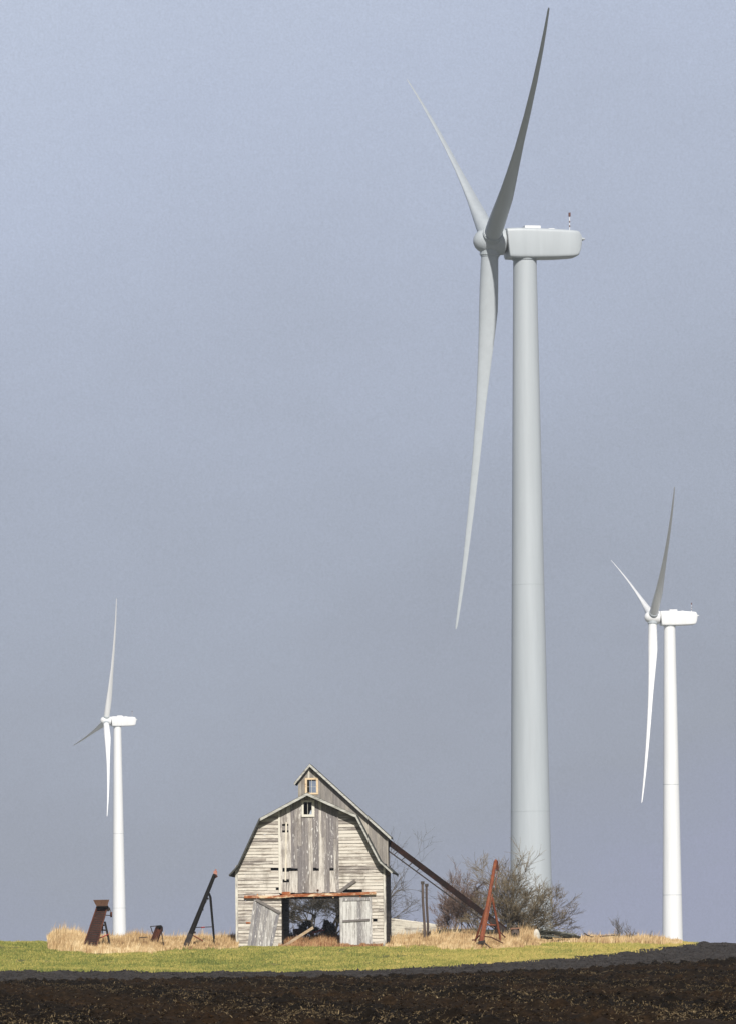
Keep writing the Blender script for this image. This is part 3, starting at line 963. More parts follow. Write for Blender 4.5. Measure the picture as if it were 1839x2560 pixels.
m.add(lo + hi + li2 + hi2, [(0, 1, 5, 4), (1, 2, 6, 5), (2, 3, 7, 6), (3, 0, 4, 7), (8, 12, 13, 9), (9, 13, 14, 10), (10, 14, 15, 11), (11, 15, 12, 8),
                             (4, 5, 13, 12), (5, 6, 14, 13), (6, 7, 15, 14), (7, 4, 12, 15), (0, 3, 2, 1), (8, 9, 10, 11)])
m.build('hopper', M['brown_rust'], he, origin=o0)
m = MB(); m.beam(P(244, 2266.5, dh - .34), P(272, 2266.5, dh - .34), .08, .07); m.build('hopper_lip', M['black'], he, origin=o0)
m = MB(); m.disc(P(271, 2273, dh - .1), (0, 1, .1), .13, .22, 14); m.build('drive_drum', M['iron'], he, origin=o0)
m = MB(); m.tube([P(272, 2268, dh), P(276, 2274, dh), P(279, 2282, dh)], .022, 6); m.tube([P(264, 2288, dh), P(279, 2289, dh)], .03, 6); m.build('drive_arm', M['iron'], he, origin=o0)
m = MB(); m.disc(P(278.5, 2286.5, dh), (1, .2, 0), .17, .09, 14); m.build('pulley', M['dark_rust'], he, origin=o0)
for (sx, sd) in ((0, 394.4), (1.5, 395.6)):
    m = MB(); leg_to_ground(m, P(262 + sx, 2304, sd), 278 + sx, 2350, sd, .045); m.build('leg', M['iron'], he, origin=o0)
m = MB(); m.tube([P(260, 2290, 394.4), P(256, 2334, 394.4)], .035, 6); m.build('strut', M['iron'], he, origin=o0)
for (a_, b_) in (((250, 2313.5), (264, 2313)), ((244, 2325), (268, 2325.5))):
    m = MB(); m.beam(P(*a_, 394.3), P(*b_, 394.3), .06, .09); m.build('crossbar', M['iron'], he, origin=o0)
m = MB(); m.tube([P(246, 2347, 394), P(271, 2336, 394.3)], .035, 6); tag(m.build('brace', M['red_bar'], he, origin=o0), 'red diagonal brace')

# little half sunk machine
o0 = base_of(388, 398)
sm_ = thing('grain_cleaner', 'small rusty tilted machine half sunk in dry grass, between the two elevators on the left', 'farm machine', o0)
m = MB(); A_, B_ = P(378, 2353, 397.5), P(399, 2319, 398.5); A_.z = min(A_.z, gz(A_.x, A_.y) - .05)
m.beam(A_, B_, .32, .36, up=(-.6, -.4, .5)); m.build('body', M['dark_rust'], sm_, origin=o0)
for s in (-1, 1):
    m = MB(); v_ = Vector((s * .17, -.22, .0)); m.beam(A_ + v_, B_ + v_, .05, .14, up=(0, 1, 0)); m.build('side_rail', M['maroon'], sm_, origin=o0)
m = MB(); m.beam(P(392, 2317, 398.3), P(405.5, 2317, 398.3), .34, .16); m.box(*(lambda p: (p.x - .14, p.x + .17, p.y - .1, p.y + .2, p.z - .2, p.z + .12))(P(401, 2321, 398.5))); m.build('gear_box', M['black'], sm_, origin=o0)
m = MB(); m.beam(P(376, 2316.5, 398.2), P(404, 2313.5, 398.2), .05, .055); m.tube([P(377, 2316, 398.2), P(383, 2334, 398.2)], .028, 6); m.build('drive_arm', M['iron'], sm_, origin=o0)
m = MB(); leg_to_ground(m, P(404, 2328, 398.8), 412, 2352, 398.8, .03); m.build('leg', M['iron'], sm_, origin=o0)
m = MB(); m.beam(P(347, 2344.5, 397.6), P(369, 2343, 397.8), .05, .06); leg_to_ground(m, P(348, 2344.5, 397.6), 352, 2358, 397.6, .022); m.build('hitch_bar', M['iron'], sm_, origin=o0)

# black auger
o0 = base_of(466, 398)
ba = thing('grain_auger', 'black slanting grain auger propped on thin legs, left of the barn', 'grain auger', o0)
A_, B_ = P(463, 2352, 397.6), P(537, 2187, 400.4); A_.z = min(A_.z, gz(A_.x, A_.y) + .05)
m = MB(); m.tube([A_, A_.lerp(B_, .18), A_.lerp(B_, .5), B_], [.185, .17, .145, .115], 12); m.build('tube', M['black'], ba, origin=o0)
m = MB(); q_ = A_.lerp(B_, .02); dr_ = (B_ - A_).normalized()
m.beam(A_ - dr_ * .1, A_ + dr_ * 1.0, .34, .40, up=(0, 1, 0)); m.build('intake_boot', M['iron'], ba, origin=o0)
m = MB(); e_ = P(539, 2181, 400.5); m.box(e_.x - .11, e_.x + .11, e_.y - .13, e_.y + .13, e_.z - .16, e_.z + .10); m.tube([e_ + Vector((.02, 0, .09)), e_ + Vector((.03, 0, .2))], .05, 8)
m.build('discharge_head', M['pink'], ba, origin=o0)
m = MB(); e_ = P(540, 2190, 400.4); m.beam(e_ + Vector((-.05, 0, .06)), e_ + Vector((.05, 0, -.1)), .2, .2); m.build('spout', M['maroon'], ba, origin=o0)
for dd in (399.2, 401.3):
    m = MB(); tp = P(522 + (dd - 399.2), 2234, 400.0)
    kn = P(525.5 + (dd - 399.2), 2243, 399.6 + (dd - 399.2) * .3)
    b_ = P(537.5 + (dd - 399.2) * .6, 2352, dd); b_.z = gz(b_.x, b_.y) - .1
    m.tube([tp, kn, b_], [.05, .055, .045], 7); m.build('leg', M['black'], ba, origin=o0)
m = MB(); m.tube([P(484, 2319, 398.6), P(532, 2317, 399.3)], .03, 6); m.build('crossbar', M['iron'], ba, origin=o0)
m = MB(); m.tube([P(504, 2319, 398.75), P(512, 2318, 398.9)], .042, 6); m.build('turnbuckle', M['red_bar'], ba, origin=o0)
m = MB(); m.tube([P(521, 2246, 399.8), P(512, 2262, 399.4), P(506, 2276, 399.2), P(497, 2298, 398.8), P(491, 2316, 398.6)], .014, 5)
for q in ((520.5, 2246.5, 399.8), (507.5, 2274, 399.2), (499, 2289, 398.9)):
    c_ = P(*q); m.box(c_.x - .06, c_.x + .05, c_.y - .05, c_.y + .05, c_.z - .06, c_.z + .06)
m.build('cable', M['iron'], ba, origin=o0)
m = MB(); c_ = P(481, 2336, 398.2); m.box(c_.x - .09, c_.x + .07, c_.y - .12, c_.y + .12, c_.z - .09, c_.z + .1); m.beam(P(474, 2337, 398), P(484, 2337, 398.2), .06, .07); m.tube([P(482, 2335, 398.2), P(487, 2331, 398.2)], .035, 6); m.disc(P(487.5, 2331, 398.2), (0, 1, 0), .075, .05, 10); m.build('motor', M['iron'], ba, origin=o0)
m = MB(); b_ = P(507, 2352, 398.5); m.tube([P(484, 2339, 398.2), b_], .04, 6); m.build('tow_bar', M['red_rust'], ba, origin=o0)

# elevator running from the headhouse down to the shrub
o0 = base_of(1240, 404)
A_, B_ = P(961, 2103, 404.6), P(1258, 2327, 404.0)
ec = thing('portable_elevator', 'long dark red elevator sloping down from the barn headhouse to the shrub', 'farm elevator', o0)
m = MB(); dr_ = (B_ - A_).normalized(); upv = Vector((0, 1, 0)).cross(dr_); upv = -upv if upv.z < 0 else upv
m.beam(A_ - dr_ * .3, B_, .42, .05, up=upv); m.build('trough_bed', M['elev'], ec, origin=o0)
for s in (-1, 1):
    m = MB(); v_ = Vector((0, s * .22, 0)) + upv * .10
    m.beam(A_ - dr_ * .3 + v_, B_ + v_, .03, .36, up=upv); m.build('side_rail', M['elev'], ec, origin=o0)
for s in (-1, 1):
    m = MB(); v_ = Vector((0, s * .18, 0)) - upv * .36
    m.beam(A_ + v_ + dr_ * .1, A_.lerp(B_, .97) + v_ + upv * .1, .07, .075, up=upv); m.build('truss_rail', M['iron'], ec, origin=o0)
for q in np.arange(.05, .95, .062):
    m = MB(); c_ = A_.lerp(B_, q)
    if int(q * 100) % 2 or q < .1:
        m.beam(c_ - upv * .02 - Vector((0, .18, 0)), c_ - upv * .34 - Vector((0, .18, 0)) - dr_ * .08, .05, .05); m.build('truss_strut', M['iron'], ec, origin=o0)
m = MB(); m.beam(B_ - dr_ * 1.1, B_ + dr_ * .3, .55, .36, up=upv); m.build('feed_hopper', M['iron'], ec, origin=o0)
m = MB(); f1 = P(1236, 2312, 403.6); f2 = Vector((f1.x + .15, f1.y, gz(f1.x, f1.y) - .1)); m.tube([f1, f2], .045, 6); m.build('axle_stand', M['iron'], ec, origin=o0); m = MB()
f1 = P(1236, 2312, 404.5); f2 = Vector((f1.x + .15, f1.y, gz(f1.x, f1.y) - .1)); m.tube([f1, f2], .045, 6); m.build('axle_stand', M['iron'], ec, origin=o0)

# red auger by the shrub
o0 = base_of(1200, 393.3)
ra_ = thing('grain_auger', 'faded red grain auger standing on splayed legs before the bare shrub', 'grain auger', o0)
A_, B_ = P(1198.5, 2366, 393.0), P(1236.5, 2156, 395.4)
m = MB(); m.tube([A_, A_.lerp(B_, .12), A_.lerp(B_, .55), B_], [.15, .132, .112, .108], 12); m.tube([B_, P(1238, 2150, 395.5)], [.108, .075], 12); m.build('tube', M['red_rust'], ra_, origin=o0)
m = MB(); m.beam(P(1237.5, 2152, 395.5) + Vector((.06, .04, 0)), P(1241, 2176, 395.4) + Vector((.03, .06, 0)), .26, .17, up=(1, 0, 0)); m.build('discharge_head', M['dark_rust'], ra_, origin=o0)
m = MB(); m.tube([P(1229, 2236, 393.8), P(1206, 2352, 392.7)], .032, 7); m.tube([P(1241, 2178, 395.2), P(1236, 2225, 394.4)], .016, 5); m.build('lift_rod', M['red_rust'], ra_, origin=o0)
m = MB(); m.box(*(lambda p: (p.x - .20, p.x + .12, p.y - .2, p.y + .16, p.z - .12, p.z + .12))(P(1203, 2357, 392.9)))
m.beam(P(1191, 2360, 392.7), P(1210, 2353, 392.8), .26, .16); m.build('gear_box', M['iron'], ra_, origin=o0)
for (tp, ft, dd) in (((1229, 2244), (1254, 2346), 395.4), ((1216, 2262), (1180, 2350), 396.0)):
    m = MB(); leg_to_ground(m, P(*tp, 394.6), ft[0], ft[1], dd, .075); m.build('leg', M['red_rust'], ra_, origin=o0)
m = MB(); m.tube([P(1213, 2312, 395.2), P(1246, 2313, 395.2)], .045, 6); m.build('crossbar', M['red_rust'], ra_, origin=o0)
m = MB(); m.tube([P(1224, 2306, 395.6), P(1262, 2344, 395.6)], .05, 6); m.build('brace', M['dark_rust'], ra_, origin=o0)
m = MB(); m.tube([P(1210, 2358, 392.7), P(1226, 2371, 392.2)], .04, 6); m.disc(P(1227, 2371, 392.2), (1, 0, -.7), .07, .1, 8); m.build('drive_shaft', M['iron'], ra_, origin=o0)
m = MB(); m.tube([P(1208, 2341, 393.4), P(1226, 2343, 393.8), P(1256, 2358, 394.0)], .035, 6); m.tube([P(1198, 2338, 393.6), P(1185, 2351, 393.8)], .045, 6)
m.beam(P(1178, 2350, 393.8), P(1187, 2350, 393.8), .1, .08); m.build('axle_rod', M['dark_rust'], ra_, origin=o0)
m = MB(); e_ = P(1194, 2371, 392.6); e_.z = gz(e_.x, e_.y); m.beam(e_ - Vector((.02, 0, .1)), e_ + Vector((.06, 0, .28)), .3, .26, up=(0, 1, 0)); m.build('intake_boot', M['red_rust'], ra_, origin=o0)

# twin posts
for (a_, b_, r0, lab) in (((1055, 2204), (1060.5, 2342), .085, 'taller straight old timber post of the pair between barn and shrub'),
                           ((1065, 2210), (1068.5, 2342), .080, 'shorter right hand timber post of the pair, with a stub at its foot')):
    tp, bt = P(*a_, 402), P(*b_, 402); bt.z = gz(bt.x, bt.y) - .1
    m = MB(); m.tube([bt, bt.lerp(tp, .35) + Vector((.03, 0, 0)), bt.lerp(tp, .7) - Vector((.02, 0, 0)), tp], [r0 * 1.15, r0, r0 * .95, r0 * .9], 7)
    po = thing('timber_post', lab, 'post', bt, 'posts beside the barn')
    m.build('shaft', M['post'], po, origin=bt)
    m = MB(); m.box(tp.x - .11, tp.x + .12, 401.9, 402.1, tp.z - .16, tp.z + .02); m.build('cap', M['dark_bark'], po, origin=bt)
    if a_[0] > 1060:
        m = MB(); s0 = P(1069, 2331, 401.8); m.tube([s0, s0 + Vector((.16, 0, .02))], .05, 6); m.build('stub', M['dark_bark'], po, origin=bt)


# ------------------------------------------------------------------ derelict things behind the barn
# low collapsed shed of bleached boards
o0 = base_of(1035, 414)
cs = thing('collapsed_shed', 'low collapsed shed of bleached boards in grass right of the barn', 'shed', o0)
m = MB(); dd = 413.
top = [(958, 2295), (985, 2298), (1010, 2301), (1050, 2306), (1096, 2313)]
for j in range(7):
    for (p0, p1) in zip(top[:-1], top[1:]):
        a_, b_ = P(p0[0], p0[1] + 4 + j * 6.0 + random.uniform(-.6, .6), dd - j * .06), P(p1[0] + 2, p1[1] + 4 + j * 5.6 + random.uniform(-.8, .8), dd - j * .06)
        m.beam(a_, b_, .03, .17, up=(0, -.35, 1))
m.build('wall_boards', M['pale'], cs, origin=o0)
m = MB()
for (p0, p1) in zip(top[:-1], top[1:]):
    a_, b_ = P(p0[0], p0[1] + 1, dd), P(p1[0], p1[1] + 1, dd)
    m.hexa([a_ + Vector((0, .02, 0)), b_ + Vector((0, .02, 0)), b_ + Vector((0, 3, -.3)), a_ + Vector((0, 3, -.3)),
            a_ + Vector((0, .02, .06)), b_ + Vector((0, .02, .06)), b_ + Vector((0, 3, -.24)), a_ + Vector((0, 3, -.24))], random.random())
m.build('fallen_roof', M['pale'], cs, origin=o0)
for px in (962, 1094):
    m = MB(); a_ = P(px, 2315, dd + 2.5); m.box(a_.x - .08, a_.x + .08, a_.y - .08, a_.y + .08, gz(a_.x, a_.y) - .2, a_.z); m.build('post', M['post'], cs, origin=o0)


def log(a, b, r, mat, label, group, name='log', cat='log', stubs=2):
    a, b = Vector(a), Vector(b)
    m = MB(); k = 6; pts = []; rs = []
    for i in range(k + 1):
        p = a.lerp(b, i / k) + Vector((0, random.uniform(-.03, .03), random.uniform(-.03, .03))); pts.append(p); rs.append(r * (1.05 - .35 * i / k) * random.uniform(.9, 1.1))
    m.tube(pts, rs, 7)
    for s in range(stubs):
        p = pts[random.randint(1, k - 1)]; m.tube([p, p + Vector((random.uniform(-.25, .25), random.uniform(-.1, .1), random.uniform(.1, .3)))], [r * .35, r * .15], 5)
    o = m.build(name, mat, None, origin=a); o.location = a
    tag(o, label, cat, group)
    return o


G1, G2 = 'mossy logs under the shrub', 'grey logs in the heap right of the shrub'
l1 = ['mossy log lying behind the two posts, leftmost under the shrub', 'mossy log crossing behind the red auger legs', 'short mossy log just right of the red auger', 'mossy log ending beside the pale stone']
for (p0, p1, r, lb_) in (((1094, 2314), (1190, 2317), .15, l1[0]), ((1170, 2325), (1275, 2330), .17, l1[1]), ((1240, 2318), (1300, 2322), .13, l1[2]), ((1255, 2326), (1338, 2329), .12, l1[3])):
    a_, b_ = P(*p0, 409.5), P(*p1, 410.2)
    for p in (a_, b_): p.z = max(min(p.z, gz(p.x, p.y) + .75), gz(p.x, p.y) + .1)
    log(a_, b_, r, M['mossy'], lb_, G1)
l2 = ['topmost splintered thin log of the heap, sticking up', 'upper thick dark log at the heap centre', 'long dark log sloping to the right tip of the heap', 'pale thin log along the foot of the heap', 'dark log low in the heap beside the pale stone',
      'short grey log in the middle of the heap', 'lowest dark log at the right end of the heap', 'thin broken limb standing out of the top left of the heap', 'thin grey log on the crest of the heap right of centre', 'dark butt log in front at the left of the heap']
dat = [((1352, 2326), (1386, 2320), .035), ((1346, 2327), (1412, 2334), .10), ((1366, 2332), (1450, 2343), .085), ((1350, 2340), (1422, 2345), .045), ((1347, 2334), (1384, 2340), .08), ((1382, 2331), (1428, 2336), .075),
       ((1398, 2339), (1447, 2345), .075), ((1346, 2330), (1358, 2316), .04), ((1392, 2330), (1440, 2337), .05), ((1352, 2344), (1378, 2346), .09)]
for i, ((p0, p1, r), lb_) in enumerate(zip(dat, l2)):
    a_, b_ = P(*p0, 405.4 + .2 * (i % 3)), P(*p1, 405.9 - .2 * (i % 3))
    log(a_, b_, r, M['greylog'] if i in (0, 3, 5, 8) else M['mossy'], lb_, G2, stubs=5)
for (p0, p1, r, lb_) in (((1457, 2334), (1478, 2342), .045, 'thin dark branch dipping into grass right of the log heap'), ((1476, 2342), (1536, 2338), .04, 'long thin bent branch lying on the grass toward the small weeds')):
    log(P(*p0, 408), P(*p1, 408), r, M['dark_bark'], lb_, 'branches on the grass', 'fallen_branch', 'branch', 3)
# stone
m = MB(); c_ = P(1339, 2325, 404.8)
vs = []; fs = []
for i in range(7):
    for j in range(10):
        th = math.pi * i / 6; ph = 2 * math.pi * j / 10; rr = 1 + random.uniform(-.13, .13)
        vs.append(c_ + Vector((.23 * math.sin(th) * math.cos(ph) * rr, .2 * math.sin(th) * math.sin(ph) * rr, .55 * math.cos(th) * (.9 if th < 1.6 else 1) - .42)))
for i in range(6):
    for j in range(10): fs.append((i * 10 + j, i * 10 + (j + 1) % 10, (i + 1) * 10 + (j + 1) % 10, (i + 1) * 10 + j))
m.add(vs, fs); so = m.build('field_stone', M['stone'], None, origin=c_); so.location = c_
tag(so, 'pale stone at the left end of the grey log heap', 'stone')
# old barrel-like stump
c_ = P(1286, 2345, 401.5); c_.z = gz(c_.x, c_.y)
sp = thing('tree_stump', 'hollow brown stump with a black disc as its shaded mouth right of the red auger', 'stump', c_)
m = MB(); m.tube([c_, c_ + Vector((.02, 0, .5)), c_ + Vector((0, 0, 1.0))], [.34, .29, .27], 10, False); m.build('trunk', M['post'], sp, origin=c_)
m = MB(); m.beam(c_ + Vector((-.30, -.05, 1.02)), c_ + Vector((.32, -.02, 1.06)), .5, .09); m.build('rim', M['brown_rust'], sp, origin=c_)
m = MB(); m.disc(c_ + Vector((-.02, -.27, .62)), (0, 1, 0), .16, .1, 10); m.build('hollow', M['black'], sp, origin=c_)  # solid black disc painted as the shade inside the hollow


# ------------------------------------------------------------------ bare shrubs and trees
def grow(mb, p, d, L, r, lvl, rnd, spread, up, rmin=.009, ns=5, kids=(5, 8), trunk=None, flat=1.0):
    pts = [p.copy()]; rs = [r]
    n = 4 if lvl else 3
    q = p.copy(); dd = d.copy()
    for i in range(n):
        dd = (dd + Vector((rnd.gauss(0, .13), rnd.gauss(0, .13), rnd.gauss(0, .10) + up * .10))).normalized()
        q = q + dd * (L / n); pts.append(q.copy()); rs.append(max(rmin * .7, r * (1 - .8 * (i + 1) / n)))
    tgt = trunk if (trunk is not None and lvl >= 3) else mb
    tgt.tube(pts, rs, ns if r > .03 else 3, False)
    if lvl == 0: return
    k = rnd.randint(*kids)
    for i in range(k):
        f = rnd.uniform(.22, 1.0)
        j = min(int(f * n), n - 1); b = pts[j].lerp(pts[j + 1], f * n - j)
        ax = Vector((rnd.gauss(0, 1), rnd.gauss(0, 1) * flat, rnd.gauss(0, .7))).normalized()
        nd = (dd * 1.0 + ax * spread).normalized()
        grow(mb, b, nd, L * rnd.uniform(.42, .66), max(rmin, r * .5 * (1.1 - .5 * f)), lvl - 1, rnd, spread, up, rmin, ns, kids, trunk, flat)


def shrub(name, label, base, stems, tw_mat, bark, rnd, lvl=3, spread=.65, up=.4, kids=(5, 8), rmin=.010, cat='shrub', group=None, stem_name='stems', crown_name='twigs'):
    sh = thing(name, label, cat, base, group)
    tw, tk = MB(), MB()
    for (o_, d_, L, r) in stems:
        grow(tw, base + Vector(o_), Vector(d_).normalized(), L, r, lvl, rnd, spread, up, rmin, 5, kids, tk)
    tk.build(stem_name, bark, sh, origin=base); tw.build(crown_name, tw_mat, sh, origin=base)
    return sh


rnd = random.Random(5)
b_ = base_of(1268, 411)
stems = []
for (tx, ty, r) in ((1150, 2240, .05), (1186, 2190, .05), (1196, 2135, .055), (1219, 2128, .055), (1250, 2170, .06), (1262, 2158, .05), (1300, 2190, .06), (1335, 2185, .05), (1378, 2200, .05), (1412, 2205, .05),
                    (1446, 2262, .06), (1436, 2300, .05), (1400, 2240, .06), (1345, 2235, .06), (1240, 2225, .06), (1215, 2245, .06), (1365, 2270, .06), (1300, 2250, .06), (1330, 2296, .05), (1180, 2285, .05), (1290, 2285, .05), (1385, 2300, .05)):
    st_ = Vector((rnd.uniform(-.7, 1.0), rnd.uniform(-.8, .8), .1))
    tip = P(tx, ty, 411 + rnd.uniform(-2.2, 2.2))
    v_ = tip - (b_ + st_)
    stems.append((st_, v_.normalized() - Vector((0, 0, .06)), v_.length * .60, r))
shrub('bare_shrub', 'large bare grey shrub spreading in front of the biggest turbine tower', b_, stems, M['twig'], M['bark'], rnd, lvl=3, spread=.70, up=.22, kids=(6, 8), rmin=.011, cat='shrub', group='bare shrubs right of the barn')
b_ = base_of(1165, 412.5)
stems = []
for (tx, ty, r) in ((1090, 2240, .04), (1110, 2215, .045), (1140, 2200, .05), (1165, 2188, .05), (1180, 2195, .05), (1200, 2215, .05), (1095, 2275, .04), (1130, 2240, .04), (1160, 2230, .04), (1185, 2250, .04), (1085, 2300, .035)):
    st_ = Vector((rnd.uniform(-1.1, .8), rnd.uniform(-.8, .8), .1)); tip = P(tx, ty, 412.5 + rnd.uniform(-1.5, 1.5)); v_ = tip - (b_ + st_)
    stems.append((st_, v_.normalized(), v_.length * .68, r))
shrub('bare_shrub', 'smaller reddish bare shrub behind the sloping elevator', b_, stems, M['red_twig'], M['bark'], rnd, lvl=3, spread=.62, up=.35, kids=(6, 9), rmin=.010, cat='shrub', group='bare shrubs right of the barn')
# bare trees behind the barn
TG = 'bare trees behind the barn'
for (px, d, lab, seed, H, tips) in ((778, 428, 'bare leafless tree seen through the left half of the barn doorway', 21, 5.5, ((690, 2290), (700, 2250), (735, 2230), (780, 2210), (815, 2225), (745, 2275), (720, 2300))),
                                  (836, 431, 'bare leafless tree seen through the right half of the barn doorway', 22, 5.5, ((815, 2260), (850, 2230), (880, 2225), (905, 2250), (830, 2215), (860, 2280))),
                                  (930, 430, 'bare leafless tree reaching out past the right wall of the barn', 23, 5.5, ((1010, 2190), (1025, 2240), (1035, 2275), (1000, 2160), (1020, 2300), (960, 2150), (1005, 2260)))):
    rn = random.Random(seed); b_ = base_of(px, d); b_.z = gz(b_.x, b_.y) - .1
    tree = thing('bare_tree', lab, 'tree', b_, TG)
    tk, tw = MB(), MB()
    tp = b_ + Vector((.25, 0, 2.1))
    tk.tube([b_, b_ + Vector((.12, 0, .8)), b_ + Vector((-.05, 0, 1.5)), tp], [.13, .11, .095, .085], 8, False)
    for (tx, ty) in tips:
        t_ = P(tx, ty, d + rn.uniform(-1.5, 1.5)); f = rn.uniform(.35, 1)
        q_ = b_.lerp(tp, f); v_ = t_ - q_
        grow(tw, q_, v_.normalized(), v_.length * .85, .06, 3, rn, .8, .0, .0125 if seed != 23 else .008, 5, (7, 10) if seed != 23 else (4, 6))
    tk.build('trunk', M['dark_bark'], tree, origin=b_, smooth=True); tw.build('crown', M['tree_twig'] if seed != 23 else M['bark'], tree, origin=b_)


# dark evergreen shrubs through the doorway
def leafy(name, label, px, d, blobs, group):
    b_ = base_of(px, d)
    o = thing(name, label, 'shrub', b_, group)
    vs, fs = [], []
    st = MB()
    for (px_, py_, rx, rz) in blobs:
        c = P(px_, py_, d + random.uniform(-.3, .3)); st.tube([b_ + Vector((random.uniform(-.1, .1), 0, -.05)), c], [.04, .015], 5)
        for i in range(420):
            th, ph = random.uniform(0, 2 * math.pi), math.acos(random.uniform(-1, 1)); rr = random.random() ** .45
            p = c + Vector((rx * rr * math.sin(ph) * math.cos(th), rx * rr * math.sin(ph) * math.sin(th), rz * rr * math.cos(ph)))
            a = Vector((random.gauss(0, 1), random.gauss(0, 1), random.gauss(0, 1))).normalized() * .07; b2 = Vector((random.gauss(0, 1), random.gauss(0, 1), random.gauss(0, 1))).normalized() * .035
            k_ = len(vs); vs += [p - a, p + b2, p + a, p - b2]; fs.append((k_, k_ + 1, k_ + 2, k_ + 3))
    m = MB(); m.add(vs, fs); m.build('foliage', M['needle'], o, origin=b_); st.build('stems', M['dark_bark'], o, origin=b_)


GE = 'dark shrubs behind the barn doorway'
leafy('evergreen_shrub', 'low dark green shrub at the left edge of the barn doorway', 722, 418, [(720, 2338, .35, .35), (732, 2344, .3, .25), (714, 2328, .25, .3)], GE)
leafy('evergreen_shrub', 'dark shrub above the plank tip in the barn doorway', 766, 419, [(758, 2319, .3, .25), (768, 2309, .28, .2), (760, 2330, .35, .3), (777, 2325, .22, .3), (790, 2325, .25, .25)], GE)
leafy('evergreen_shrub', 'tallest dark shrub at the right of the barn doorway', 820, 418.5, [(816, 2308, .22, .22), (826, 2318, .26, .35), (812, 2322, .2, .35), (824, 2336, .3, .35), (832, 2326, .2, .4), (838, 2345, .3, .2)], GE)
# red derelict implement in front of these shrubs
o0 = base_of(795, 414)
im = thing('hay_rake', 'dark red derelict farm implement lying behind the barn doorway', 'farm machine', o0)
m = MB(); m.beam(P(742, 2337, 414), P(812, 2326, 414.6), .07, .10); m.beam(P(775, 2338, 414), P(806, 2322, 414), .06, .08); m.build('frame', M['red_bar'], im, origin=o0)
m = MB(); m.beam(P(738, 2330, 414), P(750, 2329, 414.2), .5, .4); m.build('seat_box', M['maroon'], im, origin=o0)
for px in (768, 812):
    m = MB(); c_ = P(px, 2345, 414.2); rr = max(.3, c_.z - gz(c_.x, c_.y)); N = 20
    ring = [c_ + Vector((rr * math.cos(2 * math.pi * k / N), 0, rr * math.sin(2 * math.pi * k / N))) for k in range(N + 1)]
    m.tube(ring, .035, 6, False)
    for k in range(0, N, 4): m.tube([c_, ring[k]], .015, 4)
    m.build('wheel', M['iron'], im, origin=o0)
# small weeds on the skyline at right
for i, (px, d, hpx, lab) in enumerate(((1552, 409, 52, 'tallest leafless weed on the skyline toward the right turbine'), (1575, 409.5, 36, 'twiggy leafless weed just right of the tallest skyline weed'), (1620, 409, 30, 'single thin weed nearest the right turbine tower'))):
    b_ = base_of(px, d); rn = random.Random(60 + i); L = hpx * K * d
    st_ = [((rn.uniform(-.25, .25), 0, 0), (rn.gauss(0, .35), rn.gauss(0, .3), 1), L * rn.uniform(.6, .95), .014) for _ in range(7 if i < 2 else 2)]
    shrub('bare_weed', lab, b_, st_, M['bark'], M['bark'], rn, 2, .6, .3, (3, 6), .007, 'weed', 'weeds on the skyline')

# ------------------------------------------------------------------ wind turbines
S = .04625          # metres per photo pixel at the nearest turbine


def revolve(mb, prof, n=28, axis='z', tone=.5):
    vs, fs = [], []
    for (r, z) in prof:
        for k in range(n):
            a = 2 * math.pi * k / n
            vs.append((r * math.cos(a), r * math.sin(a), z) if axis == 'z' else (z, r * math.cos(a), r * math.sin(a)))
    for i in range(len(prof) - 1):
        for k in range(n):
            k2 = (k + 1) % n; fs.append((i * n + k, i * n + k2, (i + 1) * n + k2, (i + 1) * n + k))
    fs.append(tuple(range(n))[::-1]); fs.append(tuple((len(prof) - 1) * n + k for k in range(n)))
    mb.add(vs, fs, tone)


HUBH = 86.0         # hub above the tower foot
TOPR, BOTR = 1.36, 2.60
NZ = HUBH


